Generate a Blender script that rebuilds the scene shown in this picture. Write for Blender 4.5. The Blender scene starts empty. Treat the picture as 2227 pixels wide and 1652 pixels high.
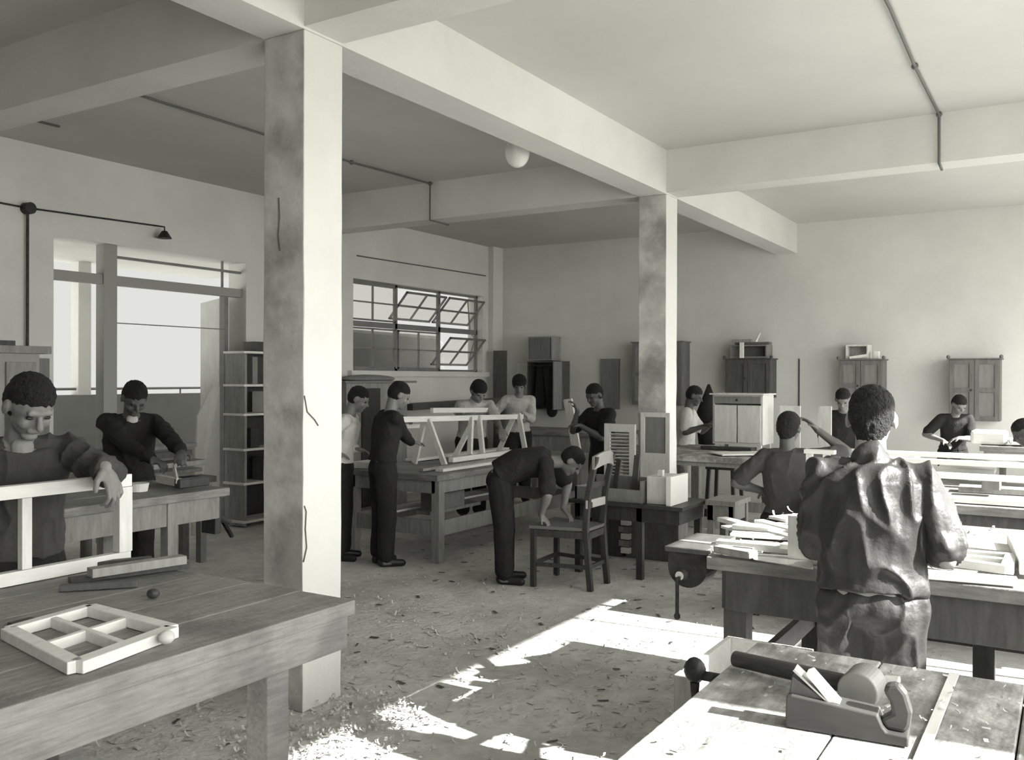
import bpy, bmesh, math, random
from mathutils import Vector, Matrix, noise, Quaternion
random.seed(7)
C = bpy.context.scene.collection
W_, H_ = 2227, 1652
F_, YAW, PIT, ROL, EYE = 1982.0, math.radians(31.587), math.radians(.162), math.radians(.167), 1.55

# ------------------------------------------------------------ camera
def cam_rows():
    c, s = math.cos, math.sin
    y, p, r = YAW, PIT, ROL
    Ry = Matrix(((c(y), 0, s(y)), (0, 1, 0), (-s(y), 0, c(y))))
    Rp = Matrix(((1, 0, 0), (0, c(p), -s(p)), (0, s(p), c(p))))
    Rr = Matrix(((c(r), -s(r), 0), (s(r), c(r), 0), (0, 0, 1)))
    return Rr @ Rp @ Ry
CM = cam_rows()
def ray(px, py):
    d = CM.transposed() @ Vector(((px-W_/2)/F_, (py-H_/2)/F_, 1))
    return Vector((d[2], -d[0], -d[1]))
def on(px, py, z):            # pixel -> point on a level surface z
    r = ray(px, py); return Vector((0, 0, EYE)) + r*((z-EYE)/r.z)
def atX(px, py, X):
    r = ray(px, py); return Vector((0, 0, EYE)) + r*(X/r.x)
def atY(px, py, Y):
    r = ray(px, py); return Vector((0, 0, EYE)) + r*(Y/r.y)
def atD(px, py, d):
    return Vector((0, 0, EYE)) + ray(px, py)*d
def w2(v):                    # old axes (right,down,fwd) -> world
    return Vector((v[2], -v[0], -v[1]))
cd = bpy.data.cameras.new('camera'); cam = bpy.data.objects.new('camera', cd); C.objects.link(cam)
rt, dn, fw = w2(CM[0]), w2(CM[1]), w2(CM[2])
m = Matrix((rt, -dn, -fw)).transposed().to_4x4(); m.translation = (0, 0, EYE)
cam.matrix_world = m
cd.sensor_width = 36; cd.lens = 36*F_/W_; cd.clip_start = .05; cd.clip_end = 300
bpy.context.scene.camera = cam

# ------------------------------------------------------------ materials
def g3(v, a=1.): return (v*a, v*a*.995, v*a*.95, 1)
_m = {}
def mat(name, v=.5, rough=.7, spots=0., scale=6., lo=None, bump=0., bscale=40., grain=None, metal=0., stain=None):
    if name in _m: return _m[name]
    M = bpy.data.materials.new(name); M.use_nodes = True; nt = M.node_tree; N = nt.nodes; L = nt.links
    b = N['Principled BSDF']; b.inputs['Roughness'].default_value = rough; b.inputs['Metallic'].default_value = metal
    b.inputs['Base Color'].default_value = g3(v)
    try: b.inputs['Specular IOR Level'].default_value = .3
    except Exception: pass
    tc = N.new('ShaderNodeTexCoord')
    lo = v*.6 if lo is None else lo
    if grain or spots or stain:
        mp = N.new('ShaderNodeMapping'); L.new(tc.outputs['Object'], mp.inputs[0])
        mp.inputs['Scale'].default_value = grain or (1, 1, 1)
        n = N.new('ShaderNodeTexNoise'); n.inputs['Scale'].default_value = scale; n.inputs['Detail'].default_value = 8; n.inputs['Roughness'].default_value = .62
        L.new(mp.outputs[0], n.inputs['Vector'])
        r = N.new('ShaderNodeValToRGB'); r.color_ramp.elements[0].position = .32; r.color_ramp.elements[1].position = .68
        r.color_ramp.elements[0].color = g3(lo); r.color_ramp.elements[1].color = g3(v)
        L.new(n.outputs['Fac'], r.inputs[0]); out = r.outputs[0]
        if stain:
            n2 = N.new('ShaderNodeTexNoise'); n2.inputs['Scale'].default_value = stain[0]; n2.inputs['Detail'].default_value = 6
            L.new(tc.outputs['Object'], n2.inputs['Vector'])
            r2 = N.new('ShaderNodeValToRGB'); r2.color_ramp.elements[0].position = stain[1]; r2.color_ramp.elements[1].position = stain[1]+.14
            r2.color_ramp.elements[0].color = (stain[2],)*3+(1,); r2.color_ramp.elements[1].color = (1, 1, 1, 1)
            mx = N.new('ShaderNodeMixRGB'); mx.blend_type = 'MULTIPLY'; mx.inputs[0].default_value = 1
            L.new(n2.outputs['Fac'], r2.inputs[0]); L.new(out, mx.inputs[1]); L.new(r2.outputs[0], mx.inputs[2]); out = mx.outputs[0]
        L.new(out, b.inputs['Base Color'])
    if bump:
        n3 = N.new('ShaderNodeTexNoise'); n3.inputs['Scale'].default_value = bscale; n3.inputs['Detail'].default_value = 7
        L.new(tc.outputs['Object'], n3.inputs['Vector'])
        bp = N.new('ShaderNodeBump'); bp.inputs['Strength'].default_value = bump; bp.inputs['Distance'].default_value = .02
        L.new(n3.outputs['Fac'], bp.inputs['Height']); L.new(bp.outputs[0], b.inputs['Normal'])
    _m[name] = M; return M
plaster = mat('plaster', .66, .9, 1, 1.2, .58, bump=.12, bscale=30)
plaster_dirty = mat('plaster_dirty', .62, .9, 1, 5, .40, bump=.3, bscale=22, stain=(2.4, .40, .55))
ceil_m = mat('ceiling_wash', .55, .9, 1, .9, .49, bump=.05)
floor_m = mat('floor_dust', .62, .95, 1, 9, .47, bump=.6, bscale=30, stain=(1.3, .4, .8))
bench_m = mat('bench_wood', .28, .6, 1, 6, .18, bump=.25, bscale=40, grain=(1.3, 14, 14), stain=(4, .42, .7))
benchY_m = mat('bench_wood_y', .30, .6, 1, 6, .17, bump=.25, bscale=40, grain=(9, 1, 9), stain=(4, .42, .7))
pale_bench = mat('pale_bench', .50, .6, 1, 7, .28, bump=.3, bscale=40, grain=(1.5, 8, 8), stain=(7, .46, .5))
grey_wood = mat('grey_wood', .30, .75, 1, 5, .2, bump=.15, grain=(6, 6, 1))
pine = mat('pine', .72, .55, 1, 5, .6, bump=.05, grain=(1, 8, 8))
pineY = mat('pine_y', .72, .55, 1, 5, .6, bump=.05, grain=(8, 1, 8))
pineZ = mat('pine_z', .66, .55, 1, 5, .52, bump=.05, grain=(8, 8, 1))
midwood = mat('mid_wood', .10, .5, 1, 5, .06, bump=.1, grain=(6, 6, 1))
darkwood = mat('dark_wood', .055, .45, 1, 5, .03, bump=.1, grain=(6, 6, 1))
plane_w = mat('plane_wood', .06, .35, 1, 5, .038, grain=(8, 1, 8))
iron = mat('iron', .05, .5, 1, 20, .02, bump=.2, metal=.4)
steel = mat('steel', .5, .25, 1, 9, .4, metal=.9)
frame_grey = mat('frame_grey', .22, .7, 1, 8, .17)
cloth_dark = mat('cloth_dark', .028, .9, 1, 14, .018, bump=.3, bscale=60)
cloth_black = mat('cloth_black', .019, .9, 1, 14, .013, bump=.3, bscale=60)
cloth_mid = mat('cloth_mid', .055, .9, 1, 10, .04, bump=.3, bscale=60)
cloth_shirt = mat('cloth_shirt', .034, .42, 1, 12, .026, bump=.25, bscale=25)
cloth_trouser = mat('cloth_trouser', .036, .5, 1, 12, .028, bump=.3, bscale=25)
cloth_white = mat('cloth_white', .62, .9, 1, 14, .5, bump=.3, bscale=50)
cloth_pale = mat('cloth_pale', .45, .9, 1, 14, .36, bump=.3, bscale=50)
skin = mat('skin', .20, .5, 1, 12, .16)
skin_dark = mat('skin_dark', .10, .5, 1, 12, .08)
skin_light = mat('skin_light', .34, .5, 1, 12, .28)
hair_m = mat('hair', .012, .75, bump=.8, bscale=160)
eye_m = mat('eye', .02, .2)
shoe_m = mat('shoe_leather', .02, .4)
paper_m = mat('paper', .75, .8, 1, 6, .7)
shav_m = mat('shaving', .62, .7, 1, 12, .42)
globe_m = mat('opal_glass', .85, .25)
soil_m = mat('yard_ground', .6, .95, 1, 2, .35)
hill_m = mat('balcony_wall', .22, .95, 1, 2, .18)
shed_m = mat('shed_dark', .06, .7, 1, 3, .04)
cabw = mat('cabinet_wood', .17, .6, 1, 5, .11, grain=(6, 6, 1)); cabp = mat('cabinet_panel', .22, .6, 1, 5, .17, grain=(6, 6, 1)); cabd = mat('cabinet_dark', .09, .6, 1, 5, .055, grain=(6, 6, 1))
def glass():
    M = bpy.data.materials.new('window_glass'); M.use_nodes = True; nt = M.node_tree; N = nt.nodes; L = nt.links
    N.remove(N['Principled BSDF']); t = N.new('ShaderNodeBsdfTransparent'); t.inputs[0].default_value = (.93, .93, .91, 1)
    gl = N.new('ShaderNodeBsdfGlossy'); gl.inputs['Roughness'].default_value = .05
    mx = N.new('ShaderNodeMixShader'); mx.inputs[0].default_value = .07
    L.new(t.outputs[0], mx.inputs[1]); L.new(gl.outputs[0], mx.inputs[2]); L.new(mx.outputs[0], N['Material Output'].inputs[0]); return M
glass_m = glass()

# ------------------------------------------------------------ mesh builder
def V3(v): return Vector((v.x, v.y, .002))
class MB:
    def __init__(s): s.v = []; s.f = []
    def add(s, vs, fs):
        o = len(s.v); s.v += [Vector(v) for v in vs]; s.f += [tuple(i+o for i in f) for f in fs]; return s
    def box(s, x0, x1, y0, y1, z0, z1, M=None):
        vs = [Vector((x, y, z)) for x in (x0, x1) for y in (y0, y1) for z in (z0, z1)]
        if M is not None: vs = [M @ v for v in vs]
        return s.add(vs, [(0, 1, 3, 2), (4, 6, 7, 5), (0, 4, 5, 1), (2, 3, 7, 6), (0, 2, 6, 4), (1, 5, 7, 3)])
    def bar(s, a, b, w, t, up=(0, 0, 1)):   # board from a to b: w across, t thick (along up)
        a = Vector(a); b = Vector(b); d = (b-a).normalized(); up = Vector(up)
        sd = d.cross(up)
        if sd.length < 1e-4: sd = d.cross(Vector((1, 0, 0)))
        sd.normalize(); u = sd.cross(d)
        vs = [p + sd*(i*w/2) + u*(j*t/2) for p in (a, b) for i in (-1, 1) for j in (-1, 1)]
        return s.add(vs, [(0, 1, 3, 2), (4, 6, 7, 5), (0, 4, 5, 1), (2, 3, 7, 6), (0, 2, 6, 4), (1, 5, 7, 3)])
    def cone(s, a, b, ra, rb, n=14, cap=True):
        a = Vector(a); b = Vector(b); d = (b-a).normalized()
        x = d.orthogonal().normalized(); y = d.cross(x)
        vs = []
        for p, r in ((a, ra), (b, rb)):
            vs += [p + x*(r*math.cos(t*2*math.pi/n)) + y*(r*math.sin(t*2*math.pi/n)) for t in range(n)]
        fs = [(i, (i+1) % n, n+(i+1) % n, n+i) for i in range(n)]
        if cap: fs += [tuple(range(n))[::-1], tuple(range(n, 2*n))]
        return s.add(vs, fs)
    def rings(s, rings_, close=True):
        n = len(rings_[0]); vs = [v for r in rings_ for v in r]; fs = []
        for k in range(len(rings_)-1):
            fs += [(k*n+i, k*n+(i+1) % n, (k+1)*n+(i+1) % n, (k+1)*n+i) for i in range(n)]
        if close: fs += [tuple(range(n))[::-1], tuple(range((len(rings_)-1)*n, len(rings_)*n))]
        return s.add(vs, fs)
    def capsule(s, a, b, ra, rb, flat=1., side=None, n=12):
        a = Vector(a); b = Vector(b); d = b-a
        d = d.normalized() if d.length > 1e-6 else Vector((0, 0, 1))
        if side is not None:
            y = Vector(side); y = (y - d*y.dot(d)).normalized(); x = y.cross(d)
        else:
            x = d.orthogonal().normalized(); y = d.cross(x)
        prof = [(a, ra, -math.cos(t), math.sin(t)) for t in (.3, .7, 1.15)] + [(a, ra, 0, 1)] + [(b, rb, 0, 1)] + [(b, rb, math.cos(t), math.sin(t)) for t in (1.15, .7, .3)]
        rs = [[p + d*(r*dz) + x*(r*rr*flat*math.cos(k*2*math.pi/n)) + y*(r*rr*math.sin(k*2*math.pi/n)) for k in range(n)] for p, r, dz, rr in prof]
        return s.rings(rs)
    def ell(s, c, r, M=None, n=16, m_=10):
        c = Vector(c); rs = []
        for j in range(m_):
            t = math.pi*(j+.5)/m_
            ring = []
            for i in range(n):
                v = Vector((r[0]*math.sin(t)*math.cos(i*2*math.pi/n), r[1]*math.sin(t)*math.sin(i*2*math.pi/n), -r[2]*math.cos(t)))
                ring.append(c + (M @ v if M is not None else v))
            rs.append(ring)
        return s.rings(rs)
    def tube(s, pts, r, n=8):
        pts = [Vector(p) for p in pts]; rs = []
        for i, p in enumerate(pts):
            a = pts[max(i-1, 0)]; b = pts[min(i+1, len(pts)-1)]; d = (b-a).normalized()
            x = d.orthogonal().normalized() if i == 0 else (x - d*x.dot(d)).normalized()
            y = d.cross(x); rs.append([p + x*(r*math.cos(k*2*math.pi/n)) + y*(r*math.sin(k*2*math.pi/n)) for k in range(n)])
        return s.rings(rs)
    def prism(s, pts, dvec):      # polygon pts extruded by dvec
        n = len(pts); pts = [Vector(p) for p in pts]; d = Vector(dvec)
        vs = pts + [p+d for p in pts]
        return s.add(vs, [tuple(range(n))[::-1], tuple(range(n, 2*n))] + [(i, (i+1) % n, n+(i+1) % n, n+i) for i in range(n)])
    def build(s, name, mt, root=None, bevel=0., smooth=False):
        off = Vector(root['_o']) if root is not None else Vector((0, 0, 0))
        me = bpy.data.meshes.new(name); me.from_pydata([v-off for v in s.v], [], s.f)
        bm = bmesh.new(); bm.from_mesh(me); bmesh.ops.recalc_face_normals(bm, faces=bm.faces); bm.to_mesh(me); bm.free()
        o = bpy.data.objects.new(name, me); C.objects.link(o); me.materials.append(mt)
        if root is not None:
            o.parent = root; o['_o'] = tuple(off)
        if bevel:
            b = o.modifiers.new('bevel', 'BEVEL'); b.width = bevel; b.segments = 2; b.limit_method = 'ANGLE'
        if smooth:
            for p in me.polygons: p.use_smooth = True
        return o
    def center(s):
        xs = [v.x for v in s.v]; ys = [v.y for v in s.v]; zs = [v.z for v in s.v]
        return Vector(((min(xs)+max(xs))/2, (min(ys)+max(ys))/2, min(zs)))
    def top(s, name, mt, label, cat, group=None, bevel=0., smooth=False, kind=None):
        c = s.center(); s.v = [v-c for v in s.v]
        o = s.build(name, mt, None, bevel, smooth); o.location = c; o['_o'] = tuple(c)
        if label: o['label'] = label
        if cat: o['category'] = cat
        if group: o['group'] = group
        if kind: o['kind'] = kind
        return o
def T(name, label, cat, loc, group=None):
    o = bpy.data.objects.new(name, None); C.objects.link(o); o.location = loc; o['_o'] = tuple(loc)
    o.empty_display_size = .1
    o['label'] = label; o['category'] = cat
    if group: o['group'] = group
    return o
def S(name, b, mt, bevel=0., label=None):
    o = b.build(name, mt, None, bevel); o['kind'] = 'structure'
    if label: o['label'] = label
    return o

# ------------------------------------------------------------ building shell
XF, YL, YR, XB, ZC, ZS = 11.87, 7.56, -1.3, -3.4, 3.53, 3.15
S('floor', MB().box(XB-.3, XF+.3, YR-.3, YL+.3, -.2, 0), floor_m)
S('ceiling', MB().box(XB-.3, XF+.3, YR-.35, YL+.3, ZC, ZC+.25), ceil_m)
S('wall_far', MB().box(XF, XF+.25, YR-.3, YL+.3, 0, ZC), plaster)
S('wall_back', MB().box(XB-.25, XB, YR-.3, YL+.3, 0, ZC), plaster)
def wall_with(name, y0, y1, holes):
    b = MB(); xs = sorted([XB-.25, XF+.25] + [h[0] for h in holes] + [h[1] for h in holes])
    for a, c in zip(xs[:-1], xs[1:]):
        hs = [h for h in holes if h[0] <= a+1e-6 and h[1] >= c-1e-6]
        if not hs: b.box(a, c, y0, y1, 0, ZC)
        else:
            h = hs[0]
            if h[2] > 0: b.box(a, c, y0, y1, 0, h[2])
            b.box(a, c, y0, y1, h[3], ZC)
    return S(name, b, plaster)
WD = .27
wall_with('wall_left', YL, YL+WD, [(4.67, 6.84, 0, 2.77), (8.55, 11.45, 1.63, 2.77)])
RW = [(-1.2, 2.07), (2.74, 6.9), (7.75, 11.5)]
wall_with('wall_right', YR-.2, YR, [(a, b, .88, 2.77) for a, b in RW])
# girder and cross beams, columns
S('ceiling_girder', MB().box(XB, XF, 3.015, 3.275, ZS, ZC), plaster)
for i, x in enumerate((-1.32, 3.07, 7.46)):
    S('cross_beam', MB().box(x, x+.26, YR, 3.015, ZS+.012, ZC), plaster)
    S('cross_beam', MB().box(x, x+.26, 3.275, YL, ZS+.002, ZC), plaster)
def column(x, lab, dirty):
    b = MB(); n = 26; rs = []
    for k in range(n+1):
        z = ZS*k/n; r = []
        for (cx, cy) in ((x, 3.015), (x+.26, 3.015), (x+.26, 3.275), (x, 3.275)):
            j = .005*(1 if z < 2.0 else .25)
            r.append(Vector((cx+noise.noise(Vector((cx*9, cy*7, z*5)))*j, cy+noise.noise(Vector((cx*5, cy*9+3, z*6)))*j, z)))
        rs.append(r)
    b.rings(rs)
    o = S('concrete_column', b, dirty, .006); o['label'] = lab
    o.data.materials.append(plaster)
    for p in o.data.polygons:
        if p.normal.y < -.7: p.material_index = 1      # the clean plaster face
    return o
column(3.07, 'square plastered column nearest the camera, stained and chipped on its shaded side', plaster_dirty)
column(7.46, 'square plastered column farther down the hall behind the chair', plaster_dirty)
S('concrete_column', MB().box(-1.32, -1.06, 3.015, 3.275, 0, ZS), plaster)
S('trim_1', MB().box(11.6, XF, 7.47, YL, 0, ZC), plaster)          # pilaster in the far corner
S('trim_2', MB().box(8.45, 11.56, 7.49, YL+.05, 1.555, 1.63), plaster, .004)   # sill ledge below the steel window
# cracks in the near column
def crack(pts, lab):
    b = MB().tube(pts, .0035, 5); o = S('trim_3', b, mat('crack', .12, .9)); return o
crack([atX(px, py, 3.068) for px, py in ((606, 430), (608, 470), (605, 510), (609, 545))], '')
crack([atY(px, py, 3.013) for px, py in ((662, 860), (668, 895), (684, 912), (692, 925))], '')
crack([atY(px, py, 3.013) for px, py in ((662, 1100), (666, 1112), (664, 1150), (667, 1190), (660, 1222))], '')

# left wall door opening ---------------------------------------------------
S('trim_4', MB().box(5.18, 5.32, 7.60, 7.72, 0, 2.77), mat('post_grey', .30, .8), .004)
S('trim_5', MB().box(4.67, 6.84, 7.62, 7.70, 2.40, 2.49), mat('post_grey', .30), .003)
S('trim_6', MB().box(6.60, 6.655, 7.62, 7.70, 0, 2.40), frame_grey, .002)
S('trim_7', MB().box(5.32, 6.84, 7.64, 7.67, 2.655, 2.68).box(5.32, 6.6, 7.65, 7.658, 2.045, 2.055), frame_grey)
S('trim_8', MB().box(6.60, 6.62, 7.66, 7.68, 2.49, 2.77), frame_grey)
dr = S('door_1', MB().prism([(6.61, 7.71, .03), (6.61, 7.71, 2.38), (6.95, 8.42, 2.38), (6.95, 8.42, .03)], (.03, -.015, 0)), mat('door_paint', .45, .7, 1, 4, .36), .003)
# balcony and outside
S('balcony_floor', MB().box(1.5, 9.4, YL+WD, 9.4, -.2, -.02), soil_m)
S('balcony_parapet', MB().box(1.5, 9.4, 9.2, 9.35, -.02, 1.345), hill_m)
S('balcony_roof', MB().box(1.5, 7.9, YL+WD, 9.45, 2.80, 3.0), plaster)
S('balcony_post', MB().box(5.98, 6.13, 9.22, 9.36, 1.345, 2.8), plaster)
bl = MB().tube([(1.5, 9.27, 1.41), (9.4, 9.27, 1.41)], .014)
for x in (3.1, 5.0, 7.35, 8.7): bl.tube([(x, 9.27, 1.34), (x, 9.27, 1.41)], .01)
S('balcony_railing', bl, frame_grey)
S('ground', MB().box(-60, 80, -80, 90, -1.6, -1.5), soil_m)
# steel window 2 -------------------------------------------------------------
def win_frame(n, x0, x1, z0, z1, y, bays, rows):
    root = T('window_%d' % n, 'steel framed window', 'window', ((x0+x1)/2, y, z0)); del root['category']; root['kind'] = 'structure'
    b = MB(); t = .03
    b.box(x0, x1, y, y+.04, z0, z0+t).box(x0, x1, y, y+.04, z1-t, z1).box(x0, x0+t, y, y+.04, z0, z1).box(x1-t, x1, y, y+.04, z0, z1)
    for k in range(1, bays):
        x = x0+(x1-x0)*k/bays; b.box(x-.025, x+.025, y, y+.04, z0, z1)
    if rows == 2: zm = 2.19; b.box(x0, x1, y, y+.05, zm, zm+.07)
    b.build('window_frame', frame_grey, root)
    return root
w2r = win_frame(2, 8.55, 11.45, 1.63, 2.77, 7.66, 3, 2)
w2r['label'] = 'wide steel window with tilted panes in the wall beside the far corner'
def sash(x0, x1, z0, z1, tilt):
    b = MB(); g = MB(); yc, zc = 7.66, (z0+z1)/2
    R = Matrix.Translation((0, yc, zc)) @ Matrix.Rotation(math.radians(tilt), 4, 'X') @ Matrix.Translation((0, -yc, -zc))
    t = .022
    for q in ((x0, x1, z0, z0+t), (x0, x1, z1-t, z1), (x0, x0+t, z0, z1), (x1-t, x1, z0, z1), ((x0+x1)/2-.009, (x0+x1)/2+.009, z0, z1), (x0, x1, zc-.009, zc+.009)):
        b.box(q[0], q[1], yc-.012, yc+.012, q[2], q[3], R)
    g.box(x0+.01, x1-.01, yc-.002, yc+.002, z0+.01, z1-.01, R)
    o = b.build('sash', frame_grey, w2r); g.build('pane', glass_m, o)
bw = 2.9/3
for k in range(3):
    x0 = 8.55+bw*k+.03; x1 = 8.55+bw*(k+1)-.03
    sash(x0, x1, 2.27, 2.74, 0 if k == 0 else 42)
    sash(x0, x1, 1.66, 2.18, 42 if k == 2 else 0)
MB().tube([(11.1, 7.6, 2.7), (11.1, 7.55, 2.2), (11.15, 7.5, 2.12), (11.05, 7.55, 1.75)], .008).build('stay_rod', frame_grey, w2r)
# right wall windows
for i, (a, c) in enumerate(RW):
    n = int(round((c-a)/1.2)); b = MB(); y = YR-.14
    b.box(a, c, y, y+.04, .88, .92).box(a, c, y, y+.04, 2.73, 2.77).box(a, c, y, y+.03, 1.80, 1.83)
    for k in range(n+1):
        x = a+(c-a)*k/n; b.box(x-.015, x+.015, y, y+.04, .88, 2.77)
    S('window_%d' % (i+3), b, frame_grey)
# shed outside window 2
sh = MB(); pr = [(9.75, 8.8, -1.5), (9.75, 8.8, 2.14), (9.95, 8.8, 2.24), (12.0, 8.8, 2.22), (12.2, 8.8, 2.12), (12.25, 8.8, -1.5)]
sh.prism(pr, (0, 1.6, 0))
sh.top('outbuilding', shed_m, 'dark bulky structure with rounded top standing outside the steel window', 'outbuilding', bevel=.05)

# ------------------------------------------------------------ conduits, lamps
def pipe(pts, r, lab, extra=None):
    b = MB().tube(pts, r, 8)
    for p in (extra or []): b.ell(p, (r*2.2,)*3, n=8, m_=6)
    o = b.top('conduit', mat('conduit_metal', .12, .5), lab, 'conduit', smooth=True)
z = ZC-.02
pipe([(1.0, .84, z), (5.17, .83, z), (6.2, .85, z), (7.42, .85, z), (7.43, .85, ZS+.0), (7.6, .85, ZS-.015)], .010, 'thin conduit along the brightest ceiling bay ending at the cross beam', [(6.2, .85, z), (7.42, .85, z)])
pipe([(3.32, 5.62, z), (3.9, 5.55, z), (5.24, 5.58, z), (6.33, 5.62, z), (7.43, 5.55, z), (7.43, 5.55, ZS-.01), (7.75, 5.55, ZS-.012)], .010, 'dark conduit on the shaded ceiling that drops down the cross beam', [(6.33, 5.62, z), (7.43, 5.55, z)])
pipe([(2.2, 6.79, z), (4.24, 6.79, z)], .010, 'short conduit on the shaded ceiling nearest the wall with the doorway')
pipe([(8.6, YL-.015, 3.05), (11.5, YL-.015, 3.08)], .008, 'thin wire run on the wall above the steel window')
lr = T('conduit', 'conduit with round junction box on the wall beside the doorway', 'conduit', (4.44, YL-.03, 1.8))
MB().tube([(4.42, YL-.03, 1.75), (4.42, YL-.03, 2.96)], .012).tube([(3.2, YL-.03, 3.0), (4.42, YL-.03, 2.97), (5.68, YL-.04, 3.0)], .008).build('pipe', iron, lr)
MB().cone((4.42, YL-.0, 2.965), (4.42, YL-.08, 2.965), .05, .05).build('junction_box', iron, lr)
wl = T('wall_lamp', 'small dark lamp holder hanging above the bright doorway', 'lamp', (5.72, YL-.1, 2.86))
MB().tube([(5.68, YL-.04, 3.0), (5.73, YL-.1, 2.99), (5.73, YL-.1, 2.93)], .008).build('arm', iron, wl)
MB().cone((5.73, YL-.1, 2.95), (5.73, YL-.1, 2.88), .025, .07).build('lamp_shade', iron, wl)
gl = T('globe_lamp', 'white opal globe lamp hung behind the ceiling girder', 'lamp', on(1125, 335, 3.2))
gc = Vector((6.12, 3.72, 3.32))
b = MB(); b.ell(gc, (.1, .1, .125)); b.build('globe', globe_m, gl, smooth=True)
MB().cone(gc+Vector((0, 0, .09)), (gc.x, gc.y, ZC), .012, .012).cone((gc.x, gc.y, ZC-.03), (gc.x, gc.y, ZC), .04, .05).build('pendant_rod', iron, gl)

# ------------------------------------------------------------ benches
def bench(lab, x0, x1, y0, y1, z, top_m, leg_m, th=.05, apr=.12, legs=None, leg=.085, along='X', stretch=None, name='workbench', ov=.06, round_end=False, leg_z0=0.):
    root = T(name, lab, 'workbench', ((x0+x1)/2, (y0+y1)/2, 0), None)
    nb = 5; b = MB()
    if along == 'X':
        for k in range(nb):
            a = y0+(y1-y0)*k/nb; c = y0+(y1-y0)*(k+1)/nb
            j = random.uniform(-.012, .012)
            b.box(x0-j, x1+j*.8, a+.0015, c-.0015, z-th, z-random.uniform(0, .002))
    else:
        for k in range(nb):
            a = x0+(x1-x0)*k/nb; c = x0+(x1-x0)*(k+1)/nb; j = random.uniform(-.012, .012)
            b.box(a+.0015, c-.0015, y0-j, y1+j, z-th, z-random.uniform(0, .002))
    b.build('tabletop', top_m, root, .004)
    o = ov; t = .035; za = z-th-.001
    MB().box(x0+o, x1-o, y0+o-.02, y0+o-.02+t, za-apr, za).box(x0+o, x1-o, y1-o-t+.02, y1-o+.02, za-apr, za).box(x0+o-.02, x0+o-.02+t, y0+o, y1-o, za-apr, za).box(x1-o-t+.02, x1-o+.02, y0+o, y1-o, za-apr, za).build('apron', leg_m, root, .003)
    L = legs or [(x0+o+.02, y0+o+.02), (x1-o-leg-.02, y0+o+.02), (x0+o+.02, y1-o-leg-.02), (x1-o-leg-.02, y1-o-leg-.02)]
    for (lx, ly) in L: MB().box(lx, lx+leg, ly, ly+leg, leg_z0, za-.001).build('leg', leg_m, root, .004)
    if stretch:
        xs = [l[0] for l in L]; ys = [l[1] for l in L]; z0, h = stretch; h2 = h
        xa, xb, ya, yb = min(xs), max(xs), min(ys), max(ys)
        for (p, q) in (((xa+leg, ya+.02), (xb, ya+.05)), ((xa+leg, yb+.02), (xb, yb+.05)), ((xa+.02, ya+leg), (xa+.05, yb)), ((xb+.02, ya+leg), (xb+.05, yb))):
            MB().box(p[0], q[0], p[1], q[1], z0, z0+h2).build('stretcher', leg_m, root, .003)
    return root
# 1 near left bench
nb = bench('large worn workbench in the near corner with a small sash lying on it', -.9, 2.185, 1.915, 3.1, .85, bench_m, bench_m, th=.045, apr=.10,
           legs=[(1.845, 1.95), (1.845, 2.95), (-.8, 1.95), (-.8, 2.95)], leg=.085, ov=.03)
# 2 far left bench (second man)
lb = bench('smaller workbench by the doorway where a seated worker planes wood', 2.55, 3.98, 4.53, 5.3, .85, bench_m, grey_wood, apr=.14, legs=[(2.6, 4.56), (3.53, 4.56), (2.6, 5.18), (3.53, 5.18)], leg=.07, stretch=(.2, .07))
MB().box(3.93, 3.98, 4.62, 4.75, .55, .80).cone((3.98, 4.68, .66), (4.1, 4.68, .6), .03, .02).build('vise', darkwood, lb, .004)
MB().bar((4.05, 4.60, .52), (4.05, 4.75, .68), .02, .02).build('vise_handle', iron, lb)
# 3 centre bench
cb = bench('central workbench carrying the white A-frame timbers', 6.08, 8.75, 4.45, 5.5, .74, benchY_m, grey_wood, apr=.11, legs=[(6.12, 4.47), (8.6, 4.47), (6.12, 5.38), (8.6, 5.38)], leg=.08, stretch=(.22, .13))
# 4 bench 2 (boy)
b2 = bench('workbench with a round iron vise, in front of the standing foreground boy', 3.45, 4.85, -.9, 1.22, .85, benchY_m, midwood, along='Y', apr=.16, legs=[(3.50, 1.08), (3.50, .45), (3.5, -.8), (4.72, 1.08), (4.72, .3), (4.72, -.8)], leg=.09, stretch=(.3, .1))
# 5 bench 1 (nearest right)
b1 = bench('nearest workbench covered in shavings with the jack plane on it', .2, 2.40, -.85, .712, .85, pale_bench, midwood, apr=.12, stretch=(.3, .1))
MB().box(.22, 2.38, .225, .245, .8505, .856).build('edge_strip', pine, b1)
# 6 bench 3
b3 = bench('workbench behind the foreground boy piled with long white planks', 5.6, 7.0, -.9, 1.35, .85, benchY_m, midwood, along='Y', apr=.2, stretch=(.3, .1))
# 7 bench 4
b4 = bench('farther workbench holding the white cabinet', 7.8, 9.2, 1.2, 3.45, .85, pale_bench, grey_wood, along='Y', apr=.04, stretch=(.2, .1))
# 8 far bench
b5 = bench('workbench against the far wall near the corner cabinet', 10.3, 11.3, 4.6, 6.6, .85, benchY_m, grey_wood, along='Y', apr=.2)
b6 = bench('workbench by the far wall under the two-door hanging cabinet', 9.6, 10.9, -.9, .75, .92, benchY_m, grey_wood, along='Y', apr=.12)

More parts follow.
